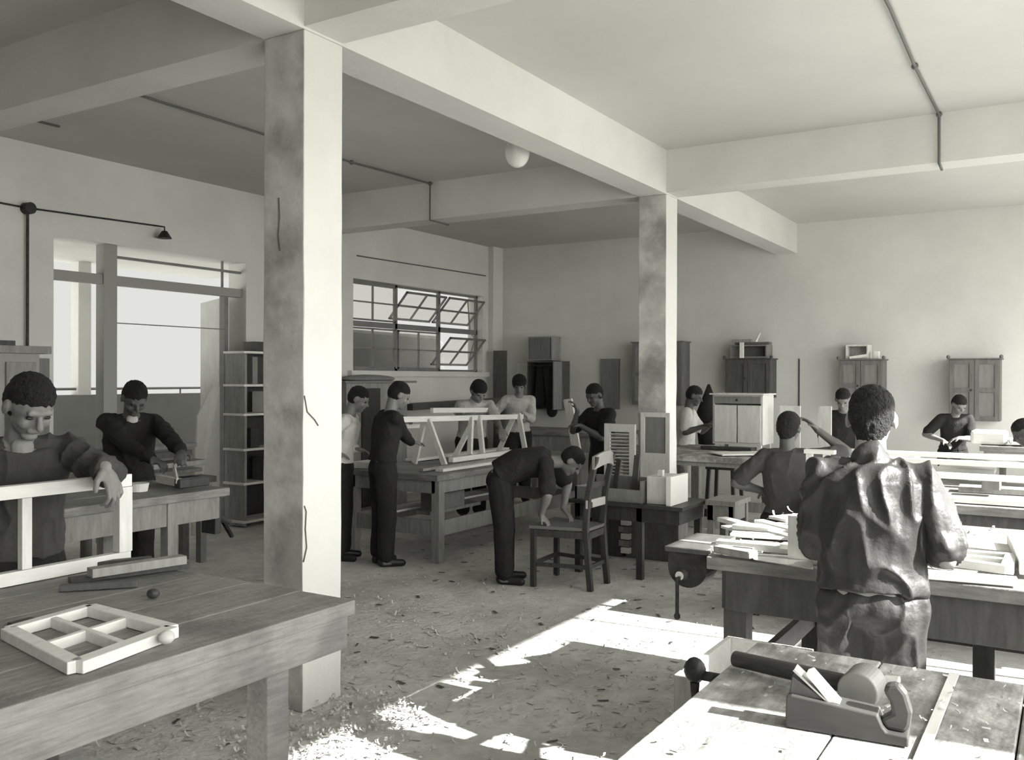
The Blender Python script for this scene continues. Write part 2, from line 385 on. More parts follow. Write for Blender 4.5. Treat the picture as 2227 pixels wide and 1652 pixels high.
# vise on bench 2: dark half-round screw block with wooden nut and bar handle
vs = T('vise', 'dark half-round bench vise on the end of the workbench', 'vise', (3.62, 1.32, .6))
vy, vz, vr = 1.322, .785, .082
pts = [Vector((3.5, vy+vr, .845))]+[Vector((3.50, vy+vr*math.cos(math.pi*k/14), vz-vr*math.sin(math.pi*k/14))) for k in range(15)]+[Vector((3.5, vy-vr, .845))]
MB().prism(pts, (.14, 0, 0)).build('jaw', iron, vs, .004)
MB().cone((3.50, vy+.02, .755), (3.47, vy+.02, .755), .026, .018).build('screw_end', steel, vs)
MB().tube([(3.46, vy+.025, .75), (3.46, vy+.025, .60)], .008).ell((3.46, vy+.025, .595), (.014,)*3, n=8, m_=6).build('handle', iron, vs)
MB().box(3.48, 3.85, 1.232, 1.41, .846, .868).build('jaw_cap', cabd, vs, .004)  # dark wood puts the shade at this bench end into the cap's colour
# small vise knob on bench 1
vk = T('vise', 'small dark clamp screw at the back corner of the nearest workbench', 'vise', (2.16, .76, .78))
MB().cone((2.15, .715, .82), (2.15, .775, .82), .012, .012).ell((2.15, .79, .83), (.022, .028, .032), n=10, m_=8).cone((2.15, .79, .80), (2.15, .79, .75), .012, .009).build('knob', iron, vk, smooth=True)

# ------------------------------------------------------------ planks
def plank(a, b_, w, t, mt, lab, name='plank', cat='plank', group=None, up=(0, 0, 1), bevel=.002):
    return MB().bar(a, b_, w, t, up).top(name, mt, lab, cat, group, bevel)
zt = .852
plank(on(1570, 1128, .87), on(1775, 1182, .87), .055, .02, pine, 'long light batten slanting across the back of the vise bench')
plank(on(1600, 1142, .88), on(1790, 1160, .88), .10, .02, pine, 'broad pale board on the vise bench left of the boy')
plank(on(1640, 1195, .862), on(1480, 1178, .862), .03, .02, grey_wood, 'grey tapered lath at the vise corner')
plank(on(1560, 1180, .872), on(1780, 1200, .872), .05, .03, pine, 'thick pale batten lying beside the metal saw blade')
plank(on(1590, 1160, .865), on(1780, 1172, .865), .09, .014, pineY, 'thin board laid under the slanting batten')
plank(on(1585, 1150, .858), on(1760, 1140, .858), .14, .012, pineY, 'wide thin sheet flat on the back of the vise bench')
plank(on(1650, 1133, .888), on(1800, 1172, .888), .05, .018, pine, 'second slanting batten close behind the first')
plank(on(1700, 1185, .893), on(1800, 1196, .893), .05, .02, pineY, 'short white batten near the upright white board')
sb = T("saw_blade", 'shiny trapezoid saw blade lying on the vise bench', 'saw', on(1700, 1220, .86))
MB().prism([on(1625, 1203, .862), on(1770, 1212, .862), on(1768, 1238, .862), on(1640, 1218, .862)], (0, 0, .003)).build('blade', steel, sb)
MB().bar(on(1560, 1192, .875), on(1640, 1206, .875), .06, .03).build('handle', grey_wood, sb, .008)
MB().box(3.50, 3.53, .80, .92, .852, 1.03).top('wooden_board', pineZ, 'white board standing on edge at the boy\'s waist', 'board', bevel=.002)
MB().bar(on(1690, 1128, .875), on(1760, 1122, .875), .12, .014).top('wooden_board', pine, 'small square board near the back of the vise bench', 'board', bevel=.002)
MB().box(4.3, 4.36, .95, 1.0, .852, 1.0).top('wooden_block', pineZ, 'upright white block beyond the slanting batten', 'block', bevel=.002)
plank(on(2020, 1176, .87), on(2260, 1205, .87), .17, .022, pineY, 'broad white board right of the boy on his workbench')
plank(on(2000, 1205, .885), on(2215, 1225, .885), .03, .03, pineY, 'upper rail lying right of the boy\'s elbow')
fr = T('casement_window', 'narrow white window frame lying right of the boy\'s elbow', 'frame', on(2100, 1230, .86))
p0, p1, p2, p3 = on(1990, 1210, .885), on(2190, 1238, .885), on(2200, 1212, .885), on(2010, 1196, .885)
for a, c in ((p0, p1), (p2, p3)): MB().bar(a, c, .035, .03).build('rail', pineY, fr, .002)
MB().bar(p1, p2, .04, .035).build('stile', pine, fr, .002)
plank(on(1990, 1246, .87), on(2212, 1264, .87), .04, .028, pineY, 'white batten at the front edge of the boy\'s workbench')
plank(on(2205, 1175, .89), on(2235, 1235, .89), .05, .05, pine, 'short crosspiece at the end of the broad white board')
plank(on(2050, 1196, .868), on(2190, 1216, .868), .12, .02, grey_wood, 'grey backing board under the narrow white frame')
# bench 3 planks
zc3 = .852
plank((6.7, 1.55, 1.04), (6.7, -.3, 1.04), .10, .03, pineY, 'longest white plank across the raised pile behind the boy')
plank((6.55, 1.45, 1.006), (6.55, -.2, 1.006), .09, .03, pineY, 'second white plank under the topmost of the raised pile')
plank((6.0, 1.30, .972), (6.0, -.35, .972), .10, .03, pineY, 'front white plank of the raised pile behind the boy')
plank(on(2040, 1018, .9), on(2165, 1024, .9), .30, .03, pineY, 'wide pale panel on the pile bench near its right end')
plank((5.72, .75, .868), (5.72, -.4, .868), .12, .025, pineY, 'white lipping board on the front edge of the plank bench')
plank((6.3, .6, .87), (6.35, -.5, .87), .16, .035, grey_wood, 'grey weathered board low on the plank bench')
MB().box(6.1, 6.2, .36, .46, .888, .96).top('wooden_block', grey_wood, 'small grey block on the weathered board', 'block', bevel=.006)
for i, (x, y, l) in enumerate(((6.0, 1.25, 'nearest'), (6.0, -.2, 'far'), (6.62, 1.25, 'rear'), (6.62, -.1, 'rear far'))):
    MB().box(x-.08, x+.08, y-.05, y+.05, .852, .952 if x < 6.3 else .99).top('wooden_block', pineZ, 'white spacer block under the raised planks, ' + ('front near end' if i == 0 else 'front far end' if i == 1 else 'back near end' if i == 2 else 'back far end'), 'block', 'spacer blocks', bevel=.003)
ef = T('timber_stand', 'white upright end frame beside the boy with his hand on his head', 'frame', (5.72, 1.36, .86))
for y in (1.37, 1.27): MB().box(5.70, 5.73, y-.02, y+.02, .852, 1.09).build('stile', pineZ, ef, .002)
MB().box(5.69, 5.75, 1.22, 1.40, 1.09, 1.115).build('rail', pineY, ef, .002)
plank(on(2100, 990, .99), on(2205, 1012, .99), .16, .03, pine, 'white offcut boards heaped at the right of the pile')
plank((7.0, .55, 1.02), (7.2, -.1, 1.02), .12, .03, pineY, 'white board sticking out beyond the raised pile')
# box and tray for boy M
c = Vector((9.85, .62, .925))
bx = MB().box(9.7, 9.95, .52, .83, .925, 1.06).top('wooden_box', pineY, 'white block-shaped box beside the boy under the two-door cabinet', 'box', bevel=.03)
plank((9.8, .50, .965), (9.9, -.3, .965), .3, .045, pineY, 'long white tray beside the block-shaped box')

# ------------------------------------------------------------ tools on bench 1
pl = T('jack_plane', 'dark wooden jack plane with wedge and rounded tote on the nearest bench', 'plane', (1.87, .37, .85))
ax = Vector((1.862, .262, .851)); bxp = Vector((1.842, .486, .851)); dv = (bxp-ax).normalized(); nv = Vector((-dv.y, dv.x, 0)); 
if nv.x < 0: nv = -nv
def pp(u, v, w): return ax + dv*u + nv*v + Vector((0, 0, w))       # u: heel->toe, v: toward the back, w: up
Lp = (bxp-ax).length; wd = .062
prof = [(0, 0), (Lp, 0), (Lp+.002, .012), (Lp, .062), (Lp-.01, .066), (.055, .052), (.045, .030), (.038, .022), (0, .02)]
MB().prism([pp(u, 0, w) for u, w in prof], nv*wd).build('body', plane_w, pl, .003)
MB().prism([pp(.145, .012, .058), pp(.190, .012, .108), pp(.178, .012, .114), pp(.124, .012, .058)], nv*.036).build('wedge', pine, pl, .002)
MB().prism([pp(.150, .010, .060), pp(.214, .010, .112), pp(.211, .010, .115), pp(.146, .010, .060)], nv*.04).build('iron', steel, pl)
MB().prism([pp(.150, .014, .061), pp(.216, .014, .100), pp(.222, .014, .06)], nv*.03).build('nose_block', midwood, pl, .003)
tote = [(.005, .020), (.040, .022), (.052, .040), (.030, .055), (.034, .075), (.046, .095), (.040, .108), (.018, .112), (.004, .095), (-.006, .060), (-.003, .035)]
MB().prism([pp(u, .016, w) for u, w in tote], nv*.03).build('tote', plane_w, pl, .008)
ml = T('mallet', 'wooden mallet with round head lying behind the jack plane', 'mallet', (2.1, .5, .85))
hc = on(1874, 1494, .895); hd = Vector((1, -.05, 0)).normalized(); h0 = on(1600, 1432, .873)
MB().cone(h0, hc, .019, .020, 20).build('handle', plane_w, ml, smooth=False)
MB().cone(hc-hd*.04, hc+hd*.045, .041, .041, 36).build('head', mat('mallet_head', .26, .5, 1, 6, .17), ml, .003, False)
# chisel lying
ch = T('chisel', 'small pale chisel lying behind the round mallet head', 'chisel', on(1945, 1480, .86))
MB().cone(on(1925, 1478, .866), on(1955, 1484, .866), .011, .014).build('handle', pine, ch)
MB().bar(on(1955, 1484, .864), on(1975, 1502, .858), .012, .004).build('blade', steel, ch)
# open box beyond bench 1
ob = T('open_crate', 'open pale wooden crate standing on the floor behind the nearest bench', 'crate', (3.0, .9, 0))
X0, X1, Y0, Y1, Z0, Z1 = 2.82, 3.28, .77, 1.08, .0, .60
MB().box(X0, X1, Y1-.02, Y1, Z0, Z1).build('side_panel', pineY, ob, .002)
MB().box(X0, X1, Y0, Y0+.02, Z0, Z1).build('side_panel', pine, ob, .002)
MB().box(X1-.02, X1, Y0+.02, Y1-.02, Z0, Z1).build('back_panel', pine, ob, .002)
MB().box(X0, X0+.02, Y0+.02, Y1-.02, Z0, .42).build('front_panel', grey_wood, ob, .002)
MB().box(X0+.02, X1-.02, Y0+.02, Y1-.02, Z0, .1).build('bottom', pine, ob)
MB().box(2.76, 2.815, 1.02, 1.085, 0, .60).build('corner_post', grey_wood, ob, .003)

# ------------------------------------------------------------ near left bench things
hf = T('casement_window', 'large unpainted window sash held upright on the near bench', 'window sash', (1.7, 3.02, .85))
x0, x1, z0, z1 = 1.22, 2.16, .852, 1.185; y = 3.0
MB().box(x0, x1, y, y+.035, z0, z0+.045).build('bottom_rail', pine, hf, .002)
MB().box(x0, x1, y-.005, y+.035, z1-.045, z1).build('top_rail', pine, hf, .002)
MB().box(x1-.055, x1, y-.008, y+.032, z0+.046, z1-.046).build('stile', pineZ, hf, .002)
MB().box(x0, x0+.045, y-.003, y+.032, z0+.046, z1-.046).build('stile', pineZ, hf, .002)
MB().box(1.745, 1.78, y+.002, y+.03, z0+.046, z1-.046).build('glazing_bar', pineZ, hf, .002)
MB().box(2.02, 2.06, y-.02, y+.03, z1+.001, z1+.035).top('wooden_block', pine, 'small block on the top rail beside the gripping hand', 'block', bevel=.003)
sm = T('casement_window', 'small four-pane wooden sash lying flat on the near bench', 'window sash', (1.46, 2.2, .852))
A, B, Cc, D = [on(px, py, .866) for px, py in ((18, 1375), (195, 1325), (375, 1372), (165, 1450))]
th = .03
def bars(a, c, w, nm, off=0):
    v = Vector((0, 0, off)); return MB().bar(a+v, c+v, w, th).build(nm, pine, sm, .003)
bars(A, B, .035, 'rail'); bars(D, Cc, .045, 'rail'); bars(A, D, .04, 'stile'); bars(B, Cc, .04, 'stile')
bars((A+D)/2, (B+Cc)/2, .02, 'glazing_bar', -.003); bars((A+B)/2, (D+Cc)/2, .02, 'glazing_bar', -.002)
MB().ell(on(362, 1385, .875), (.022, .02, .018), n=10, m_=7).top('wood_knot', shav_m, 'curled shaving resting on the corner of the small sash', 'shaving', smooth=True)
st = [(150, 1262, 410, 1228, .035, .02, darkwood, 'dark lath lowest in the pile beside the held sash'), (195, 1245, 400, 1215, .05, .03, grey_wood, 'grey batten uppermost in the pile beside the held sash'),
      (130, 1278, 300, 1268, .03, .02, midwood, 'brownish lath nearest the camera in the small pile'), (170, 1232, 330, 1216, .03, .025, darkwood, 'dark batten behind the grey one against the held sash')]
for i, (xa, ya, xb, yb, w, t, mt, lab) in enumerate(st):
    zz = .853+t/2+(.022 if i == 1 else 0)
    plank(on(xa, ya, zz), on(xb, yb, zz), w, t, mt, lab)
MB().ell(on(333, 1290, .868), (.02, .022, .016), n=9, m_=6).top('wood_knot', darkwood, 'dark knot of wood on the middle of the near bench', 'offcut', smooth=True)
plank(on(20, 1358, .858), on(70, 1345, .858), .02, .01, darkwood, 'small dark stick beyond the small sash')
# L bench things
b = MB().cone(on(300, 1068, .852), on(300, 1068, .852)+Vector((0, 0, .05)), .055, .065, 20).top('bowl', paper_m, 'pale round tin on the bench by the doorway', 'tin')
plank(on(345, 1040, .88), on(395, 1050, .88), .04, .05, pine, 'white piece of wood being worked at the doorway bench')
pb = T('smoothing_plane', 'small dark plane under the hands of the worker by the doorway', 'plane', on(410, 1045, .86))
MB().bar(on(385, 1052, .89), on(450, 1045, .89), .06, .055).build('body', darkwood, pb, .006)
MB().bar(on(385, 1045, .91), on(378, 1015, .97), .04, .012, (1, 0, 0)).build('wedge', pine, pb, .002)

# ------------------------------------------------------------ furniture helpers
def carcase(root, x0, x1, y0, y1, z0, z1, mt, t=.02, open_front=False, name='body'):
    b = MB()   # front face is at x0 (toward -X)
    b.box(x0, x1, y0, y0+t, z0, z1).box(x0, x1, y1-t, y1, z0, z1).box(x0, x1, y0+t, y1-t, z0, z0+t).box(x0, x1, y0+t, y1-t, z1-t, z1).box(x1-t, x1, y0+t, y1-t, z0+t, z1-t)
    return b.build(name, mt, root, .002)
def panel_door(root, x, y0, y1, z0, z1, mt, pm, rows=2, name='door'):
    b = MB(); s_ = .05; t = .022
    b.box(x-t, x, y0, y0+s_, z0, z1).box(x-t, x, y1-s_, y1, z0, z1)
    for k in range(rows+1):
        zz = z0+(z1-z0-s_)*k/rows; b.box(x-t, x, y0+s_, y1-s_, zz, zz+s_)
    o = b.build(name, mt, root, .002)
    p = MB().box(x-t*.4, x-.002, y0+s_, y1-s_, z0+s_, z1-s_).build('panel', pm, o)
    return o
def wall_cabinet(lab, y0, y1, z0, z1, rows, wm, pm, knobs=True, depth=.27):
    r = T('wall_cabinet', lab, 'cabinet', (XF-depth/2, (y0+y1)/2, z0))
    x = XF-depth
    carcase(r, x, XF, y0, y1, z0, z1, wm)
    ym = (y0+y1)/2
    for (a, c) in ((y0+.004, ym-.002), (ym+.002, y1-.004)):
        d = panel_door(r, x-.001, a, c, z0+.004, z1-.004, wm, pm, rows)
        if a > ym: MB().ell((x-.035, ym+.03, (z0+z1)/2), (.012,)*3, n=8, m_=6).build('knob', iron, d)
    MB().box(x-.03, XF, y0-.02, y1+.02, z1, z1+.015).build('top_board', wm, r, .002)
    if knobs:
        for yy in (y0-.01, y1+.01): MB().ell((x-.01, yy, z1+.03), (.022,)*3, n=8, m_=6).build('finial', wm, r)
    return r
wall_cabinet('two-door wall cabinet hung alone at the bright end of the far wall', .69, 1.21, 1.07, 1.77, 2, cabw, cabp)
wall_cabinet('wall cabinet with an open box on top, behind the foreground boy', 1.93, 2.43, 1.15, 1.77, 2, cabw, cabp)
wall_cabinet('dark wall cabinet above the white cabinet with clamps stacked on top', 3.27, 3.86, 1.3, 1.79, 1, cabd, cabd)
wall_cabinet('wall cabinet mostly hidden behind the farther column', 4.45, 5.18, 1.18, 2.03, 2, cabw, cabp, False)
def open_box(name, lab, x0, x1, y0, y1, z0, z1, mt, inside=None):
    r = T(name, lab, 'box', ((x0+x1)/2, (y0+y1)/2, z0)); carcase(r, x0, x1, y0, y1, z0, z1, mt, .02); return r
open_box('wooden_box', 'open-fronted box standing on the cabinet behind the foreground boy', 11.62, 11.86, 2.10, 2.36, 1.79, 1.96, pineZ)
MB().bar((11.6, 2.31, 1.80), (11.62, 2.12, 1.83), .03, .03).top('offcut', pine, 'pale offcut leaning in front of the open-fronted box', 'offcut')
MB().box(11.63, 11.7, 1.98, 2.04, 1.787, 1.88).top('tin_can', paper_m, 'white tin beside the open-fronted box', 'tin', bevel=.006)
open_box('wooden_box', 'long box with a clamp in front on the dark wall cabinet', 11.6, 11.86, 3.32, 3.80, 1.808, 1.98, cabp)
cl = T('bench_clamp', 'pale bar clamp resting on the dark wall cabinet', 'clamp', (11.57, 3.6, 1.81))
MB().box(11.55, 11.59, 3.61, 3.66, 1.808, 2.06).build('bar', pine, cl, .004)
MB().box(11.54, 11.6, 3.50, 3.76, 2.01, 2.05).build('jaw', grey_wood, cl, .004)
MB().cone((11.57, 3.45, 2.02), (11.57, 3.4, 2.13), .015, .012).build('screw', pine, cl)
plank((11.7, 3.75, 2.0), (11.7, 3.3, 2.0), .12, .03, cabw, 'thin board lying on the long box above the dark cabinet')
# open cabinet with clothes near the corner
oc = T('open_cabinet', 'open wall cabinet near the corner with dark clothes hanging in it', 'cabinet', (11.7, 6.58, 1.08))
carcase(oc, 11.6, XF, 6.3, 6.87, 1.08, 1.79, midwood)
MB().box(11.36, 11.6, 6.285, 6.305, 1.09, 1.78).build('door', cabp, oc, .002)
MB().tube([(11.6, 6.34, 1.72), (11.6, 6.84, 1.72)], .008).build('rail', iron, oc)
for i, (y, h, w) in enumerate(((6.46, .62, .09), (6.66, .5, .1))):
    q = MB().capsule((11.62, y, 1.68), (11.62, y, 1.68-h), w*.55, w, .45, (0, 1, 0)).top('hanging_coat', cloth_black, ['dark coat hanging at the open side of the corner cabinet', 'dark garment hanging deeper in the corner cabinet'][i], 'coat', smooth=True)
bb = open_box('wooden_box', 'plain box stacked on top of the open corner cabinet', 11.6, 11.86, 6.45, 6.86, 1.80, 2.15, grey_wood)
MB().box(11.595, 11.6, 6.48, 6.83, 1.82, 2.13).build('front_panel', cabw, bb)
MB().box(11.85, 11.868, 6.93, 7.2, 1.3, 1.76).top('poster', paper_m, 'white sheet pinned to the far wall behind the curly haired person', 'poster')
MB().box(11.5, 11.6, 7.22, 7.40, .0, 1.95).top('plank', midwood, 'dark board standing in the far corner under the window', 'plank', bevel=.003)
MB().box(11.82, 11.868, 5.49, 5.77, 1.1, 1.82).top('notice_board', cabp, 'narrow brown panel on the far wall behind the boy with a board', 'panel', bevel=.003)
MB().tube([(11.86, 2.98, 1.0), (11.86, 2.98, 1.8)], .008).top('wire', iron, 'thin wire hanging down the far wall between two cabinets', 'wire')
# white cabinet on bench 4
wc = T('white_cabinet', 'new pale cabinet with a drawer standing on the farther workbench', 'cabinet', (8.9, 2.77, .9))
zb = .90
whitew = mat('new_wood', .62, .6, 1, 5, .5, grain=(6, 6, 1))
carcase(wc, 8.75, 9.12, 2.54, 3.04, zb, 1.385, whitew)
MB().box(8.70, 9.14, 2.52, 3.06, 1.385, 1.40).build('top_board', whitew, wc, .003)
d = MB().box(8.735, 8.75, 2.56, 3.02, 1.30, 1.37).build('drawer', cabp, wc, .003); MB().ell((8.725, 2.79, 1.335), (.012,)*3, n=8, m_=6).build('knob', iron, d)
for a, c in ((2.56, 2.785), (2.795, 3.02)): MB().box(8.735, 8.75, a, c, zb+.02, 1.285).build('door', whitew, wc, .003)
for (x, y) in ((8.76, 2.56), (8.76, 2.98), (9.06, 2.56), (9.06, 2.98)): MB().box(x, x+.04, y, y+.04, .852, zb).build('leg', whitew, wc)
plank((8.62, 3.1, .87), (8.62, 2.6, .87), .1, .03, darkwood, 'dark base board at the foot of the pale cabinet')
MB().bar((8.0, 2.75, .865), (8.5, 2.2, .865), .3, .012).top('wooden_board', pine, 'thin pale sheet lying on the farther bench', 'board')
MB().ell((8.3, 2.36, .875), (.06, .07, .025), n=10, m_=6).top('dark_tool', iron, 'dark lump of a tool beside the pale sheet', 'tool', smooth=True)
MB().box(9.0, 9.03, 2.25, 2.45, .852, 1.28).top('wooden_board', pineZ, 'pale board standing upright right of the pale cabinet', 'board', bevel=.002)
vb = on(1755, 930, 1.0)
MB().box(9.1, 9.13, 1.98, 2.10, .852, 1.28).top('wooden_board', pineZ, 'narrow white upright board behind the raised hand', 'board', bevel=.002)
# dark coat on wall behind boy I
MB().cone((11.3, 3.98, 1.47), (11.3, 3.98, 1.0), .015, .20, 14).ell((11.3, 3.98, .96), (.19, .2, .1)).cone((11.3, 3.98, 1.0), (11.3, 3.98, .7), .16, .13).top('hanging_coat', cloth_black, 'dark pointed coat hanging behind the boy in the white shirt', 'coat', smooth=True)
# cabinet beneath window 2
cw = T('cabinet', 'tall worn cabinet under the steel window with a sack on top', 'cabinet', (8.4, 7.2, 0))
MB().box(7.75, 8.85, 6.95, 7.45, 0, 1.48).build('body', grey_wood, cw, .004)
MB().box(8.0, 8.32, 6.93, 6.95, .05, 1.42).build('door', darkwood, cw, .003)
MB().box(7.68, 8.98, 6.9, 7.5, 1.48, 1.505).build('top_board', cabp, cw, .003)
MB().ell((8.35, 7.15, 1.53), (.45, .2, .05)).top('sack', cabp, 'flattened sack lying on the worn cabinet under the window', 'sack', smooth=True)
plank((8.9, 7.0, 1.18), (11.1, 6.95, 1.22), .2, .08, cabd, 'long dark board raised behind the boys along the window wall')
# shelf right of door
sf = T('shelf_unit', 'tall narrow shelf unit beside the doorway crammed with stock', 'shelf', (6.75, 7.35, 0))
b = MB()
for x in (6.50, 7.25): b.box(x, x+.03, 7.2, 7.5, 0.02, 1.80)
b.build('upright', grey_wood, sf, .002)
for zz in (.06, .45, .80, 1.16, 1.46, 1.80): MB().box(6.48, 7.30, 7.19, 7.5, zz-.012, zz+.012).build('shelf_board', pineY, sf, .002)
MB().box(6.53, 7.25, 7.48, 7.5, .05, 1.8).build('back_panel', darkwood, sf)
for i, (x, zz, w, h, mt, lab) in enumerate(((6.6, .815, .12, .2, darkwood, 'dark box on the middle shelf by the doorway'), (6.78, 1.175, .1, .22, paper_m, 'white packet on the upper shelf by the doorway'), (6.62, 1.475, .07, .28, cabp, 'tall brown box on the top shelf by the doorway'), (6.78, .465, .18, .25, midwood, 'brown box on the low shelf by the doorway'), (6.66, 1.815, .2, .1, darkwood, 'dark case on top of the shelf unit'))):
    MB().box(x, x+w, 7.22, 7.4, zz, zz+h).top('storage_box', mt, lab, 'box', bevel=.004)
MB().cone((6.92, 7.3, 1.815), (6.92, 7.3, 1.98), .045, .02).top('bottle', darkwood, 'dark bottle on top of the shelf unit', 'bottle')
# left cabinet + board
lc = T('cupboard', 'pale cupboard against the window wall behind the near man', 'cupboard', (3.8, 7.3, 0))
MB().box(3.1, 4.28, 7.12, 7.5, 0, 1.73).build('body', mat('cupboard_grey', .34, .8, 1, 4, .28), lc, .004)
MB().box(3.05, 4.36, 7.08, 7.52, 1.73, 1.79).build('top_board', grey_wood, lc, .004)
MB().box(4.0, 4.24, 7.10, 7.12, .1, 1.66).build('door', grey_wood, lc, .003)
MB().box(4.33, 4.55, 7.42, 7.47, 0, 1.70).top('wooden_board', cabp, 'grey board standing between the cupboard and the doorway', 'board', bevel=.003)
plank((3.4, 7.2, 1.81), (4.1, 7.2, 1.81), .1, .04, darkwood, 'dark stick lying on top of the cupboard')
# lumber rack behind the second man
for i in range(7):
    y = 6.0+.12*(i % 2); zz = .52+i*.075
    MB().bar((3.95+.06*i, y+.35, zz), (5.35-.05*i, y+.25, zz+.02), .22, .03+.01*(i % 3)).top('plank', [cabw, grey_wood, cabd][i % 3], 'rough board in the dark lumber pile behind the doorway worker, layer ' + ['lowest', 'second lowest', 'third from the floor', 'middle', 'above the middle', 'second highest', 'topmost'][i], 'plank', 'lumber pile by the doorway', bevel=.003)
tr = T('trestle', 'low trestle carrying the dark lumber pile', 'trestle', (4.6, 6.3, 0))
for x in (4.2, 5.1):
    for y in (6.2, 6.42): MB().box(x, x+.06, y-.03, y+.03, 0, .49).build('leg', cabw, tr)
    MB().box(x-.02, x+.08, 6.05, 6.55, .44, .495).build('top_bar', cabw, tr)
# white leaning triangular board at the door
MB().prism([atY(463, 836, 7.5), atY(478, 840, 7.5), V3(atY(478, 1125, 7.45)), V3(atY(418, 1125, 7.3)), atY(430, 905, 7.4)], (.0, .02, 0)).top('wooden_board', mat('pale_board', .5, .8, 1, 4, .42), 'pale tapering board leaning beside the open door leaf', 'board')

# ------------------------------------------------------------ A-frame timbers on centre bench
af = T('timber_trestle_frame', 'white timber frame of A-shaped legs joined by long rails', 'trestle frame', (7.3, 5.0, .75))
def leg_pair(x, y, dz, dx=0., sp=.17, nm='leg', w=.05):
    for sg in (-1, 1):
        MB().bar((x, y+sg*.02, 1.17), (x+dx, y+sg*sp, .76), w, .03, (1, 0, 0)).build(nm, pineZ, af, .002)
MB().bar((6.05, 4.98, 1.185), (8.3, 4.98, 1.135), .045, .05).build('rail', pine, af, .002)
MB().bar((7.2, 5.35, 1.225), (8.35, 5.35, 1.195), .04, .05).build('rail', pine, af, .002)
MB().bar((6.75, 4.80, .80), (8.05, 4.80, .80), .05, .045).build('rail', pine, af, .002)
MB().bar((6.3, 5.28, 1.10), (6.9, 5.28, 1.09), .05, .04).build('rail', pine, af, .002)
leg_pair(6.62, 4.98, 0, .05); leg_pair(7.45, 4.98, 0, -.15); leg_pair(8.2, 4.98, 0, -.1)
MB().bar((7.3, 4.95, 1.16), (7.1, 4.83, .82), .05, .03, (1, 0, 0)).build('brace', pineZ, af, .002)
MB().bar((6.45, 5.2, 1.1), (6.3, 5.25, .76), .06, .03, (1, 0, 0)).build('brace', pineZ, af, .002)
for i, (a, c, w, mt, lab) in enumerate((((6.3, 4.6, .755), (8.2, 4.62, .755), .08, pine, 'long pale batten along the front of the central bench'),
        ((6.2, 4.72, .76), (7.9, 4.75, .76), .05, grey_wood, 'grey batten beside the long pale one on the central bench'), ((6.9, 5.38, .76), (8.6, 5.38, .76), .12, pine, 'pale board near the back of the central bench'))):
    plank(a, c, w, .025, mt, lab)
MB().box(6.15, 6.38, 5.2, 5.45, .742, .80).top('wooden_block', pineZ, 'pale block at the near end of the central bench', 'block', bevel=.004)
plank((6.35, 5.2, .36), (7.9, 5.2, .36), .22, .02, pine, 'pale board stored on the lower rails of the central bench')
plank((6.4, 4.85, .36), (7.2, 4.85, .36), .16, .03, grey_wood, 'grey board stored on the lower rails of the central bench')
MB().box(6.5, 6.9, 4.75, 4.95, .376, .52).top('wooden_box', cabp, 'small box on the lower rails under the central bench', 'box', bevel=.003)
# board held by boy G
plank((8.66, 4.62, 1.32), (8.74, 4.55, .76), .10, .03, pineZ, 'tall pale board held upright by the dark-clothed boy', up=(1, 0, 0))
for i, (x, y) in enumerate(((9.4, 4.9), (9.5, 4.5), (9.3, 4.2))):
    pass
hb = bench('narrow workbench behind the bending boy at the far side', 8.85, 9.7, 3.75, 4.40, .78, benchY_m, grey_wood, along='Y', apr=.06)
for i, (x, y) in enumerate(((9.1, 4.25), (9.3, 4.0), (9.35, 4.3))):
    MB().ell((x, y, .80), (.05, .08, .022), n=10, m_=6).top('hand_tool', iron, ['dark tool at the near edge of the narrow bench', 'dark tool in the middle of the narrow bench', 'dark tool at the back of the narrow bench'][i], 'tool', 'tools on the narrow bench', smooth=True)

# ------------------------------------------------------------ dark table with crate, shutter, panel
dt = T('small_table', 'low dark table holding the tool crate beside the farther column', 'table', (6.75, 2.95, 0))
TX0, TX1, TY0, TY1, TZ = 6.45, 7.05, 2.45, 3.40, .585
# table stands with its legs at measured floor points
MB().box(6.42, 7.02, 2.46, 3.42, TZ-.03, TZ).build('tabletop', darkwood, dt, .004)
MB().box(6.46, 6.98, 2.50, 2.52, TZ-.14, TZ-.031).box(6.46, 6.98, 3.36, 3.38, TZ-.14, TZ-.031).box(6.46, 6.48, 2.52, 3.36, TZ-.14, TZ-.031).box(6.96, 6.98, 2.52, 3.36, TZ-.14, TZ-.031).build('apron', darkwood, dt, .002)
for (x, y) in ((6.46, 2.80), (6.93, 2.51), (6.46, 3.33), (6.93, 3.33)): MB().box(x, x+.05, y, y+.05, 0, TZ-.032).build('leg', darkwood, dt, .003)
tc_ = T('tool_crate', 'shallow wooden tool crate with a tall white end on the dark table', 'crate', (6.6, 2.95, TZ))
z0 = TZ+.001
MB().box(6.46, 6.48, 2.82, 3.38, z0, z0+.10).build('side_panel', cabp, tc_, .002)
MB().box(6.84, 6.86, 2.82, 3.38, z0, z0+.16).build('side_panel', cabp, tc_, .002)
MB().box(6.46, 6.86, 2.80, 2.82, z0, z0+.17).build('end_panel', cabp, tc_, .002)
MB().box(6.46, 6.86, 3.36, 3.38, z0, z0+.10).build('end_panel', cabp, tc_, .002)
MB().box(6.48, 6.84, 2.82, 3.36, z0, z0+.015).build('bottom', cabp, tc_)
MB().box(6.44, 6.80, 2.56, 2.60, z0, z0+.22).top('wooden_board', mat('white_board', .75, .6), 'bright white board standing on the end of the dark table', 'board', bevel=.003)
MB().box(6.5, 6.8, 2.60, 2.78, z0, z0+.21).top('wooden_box', whitew, 'pale box between the white board and the tool crate', 'box', bevel=.003)
MB().box(6.52, 6.56, 2.66, 2.70, z0+.212, z0+.26).top('wooden_block', whitew, 'tiny block on the pale box beside the column', 'block', bevel=.002)
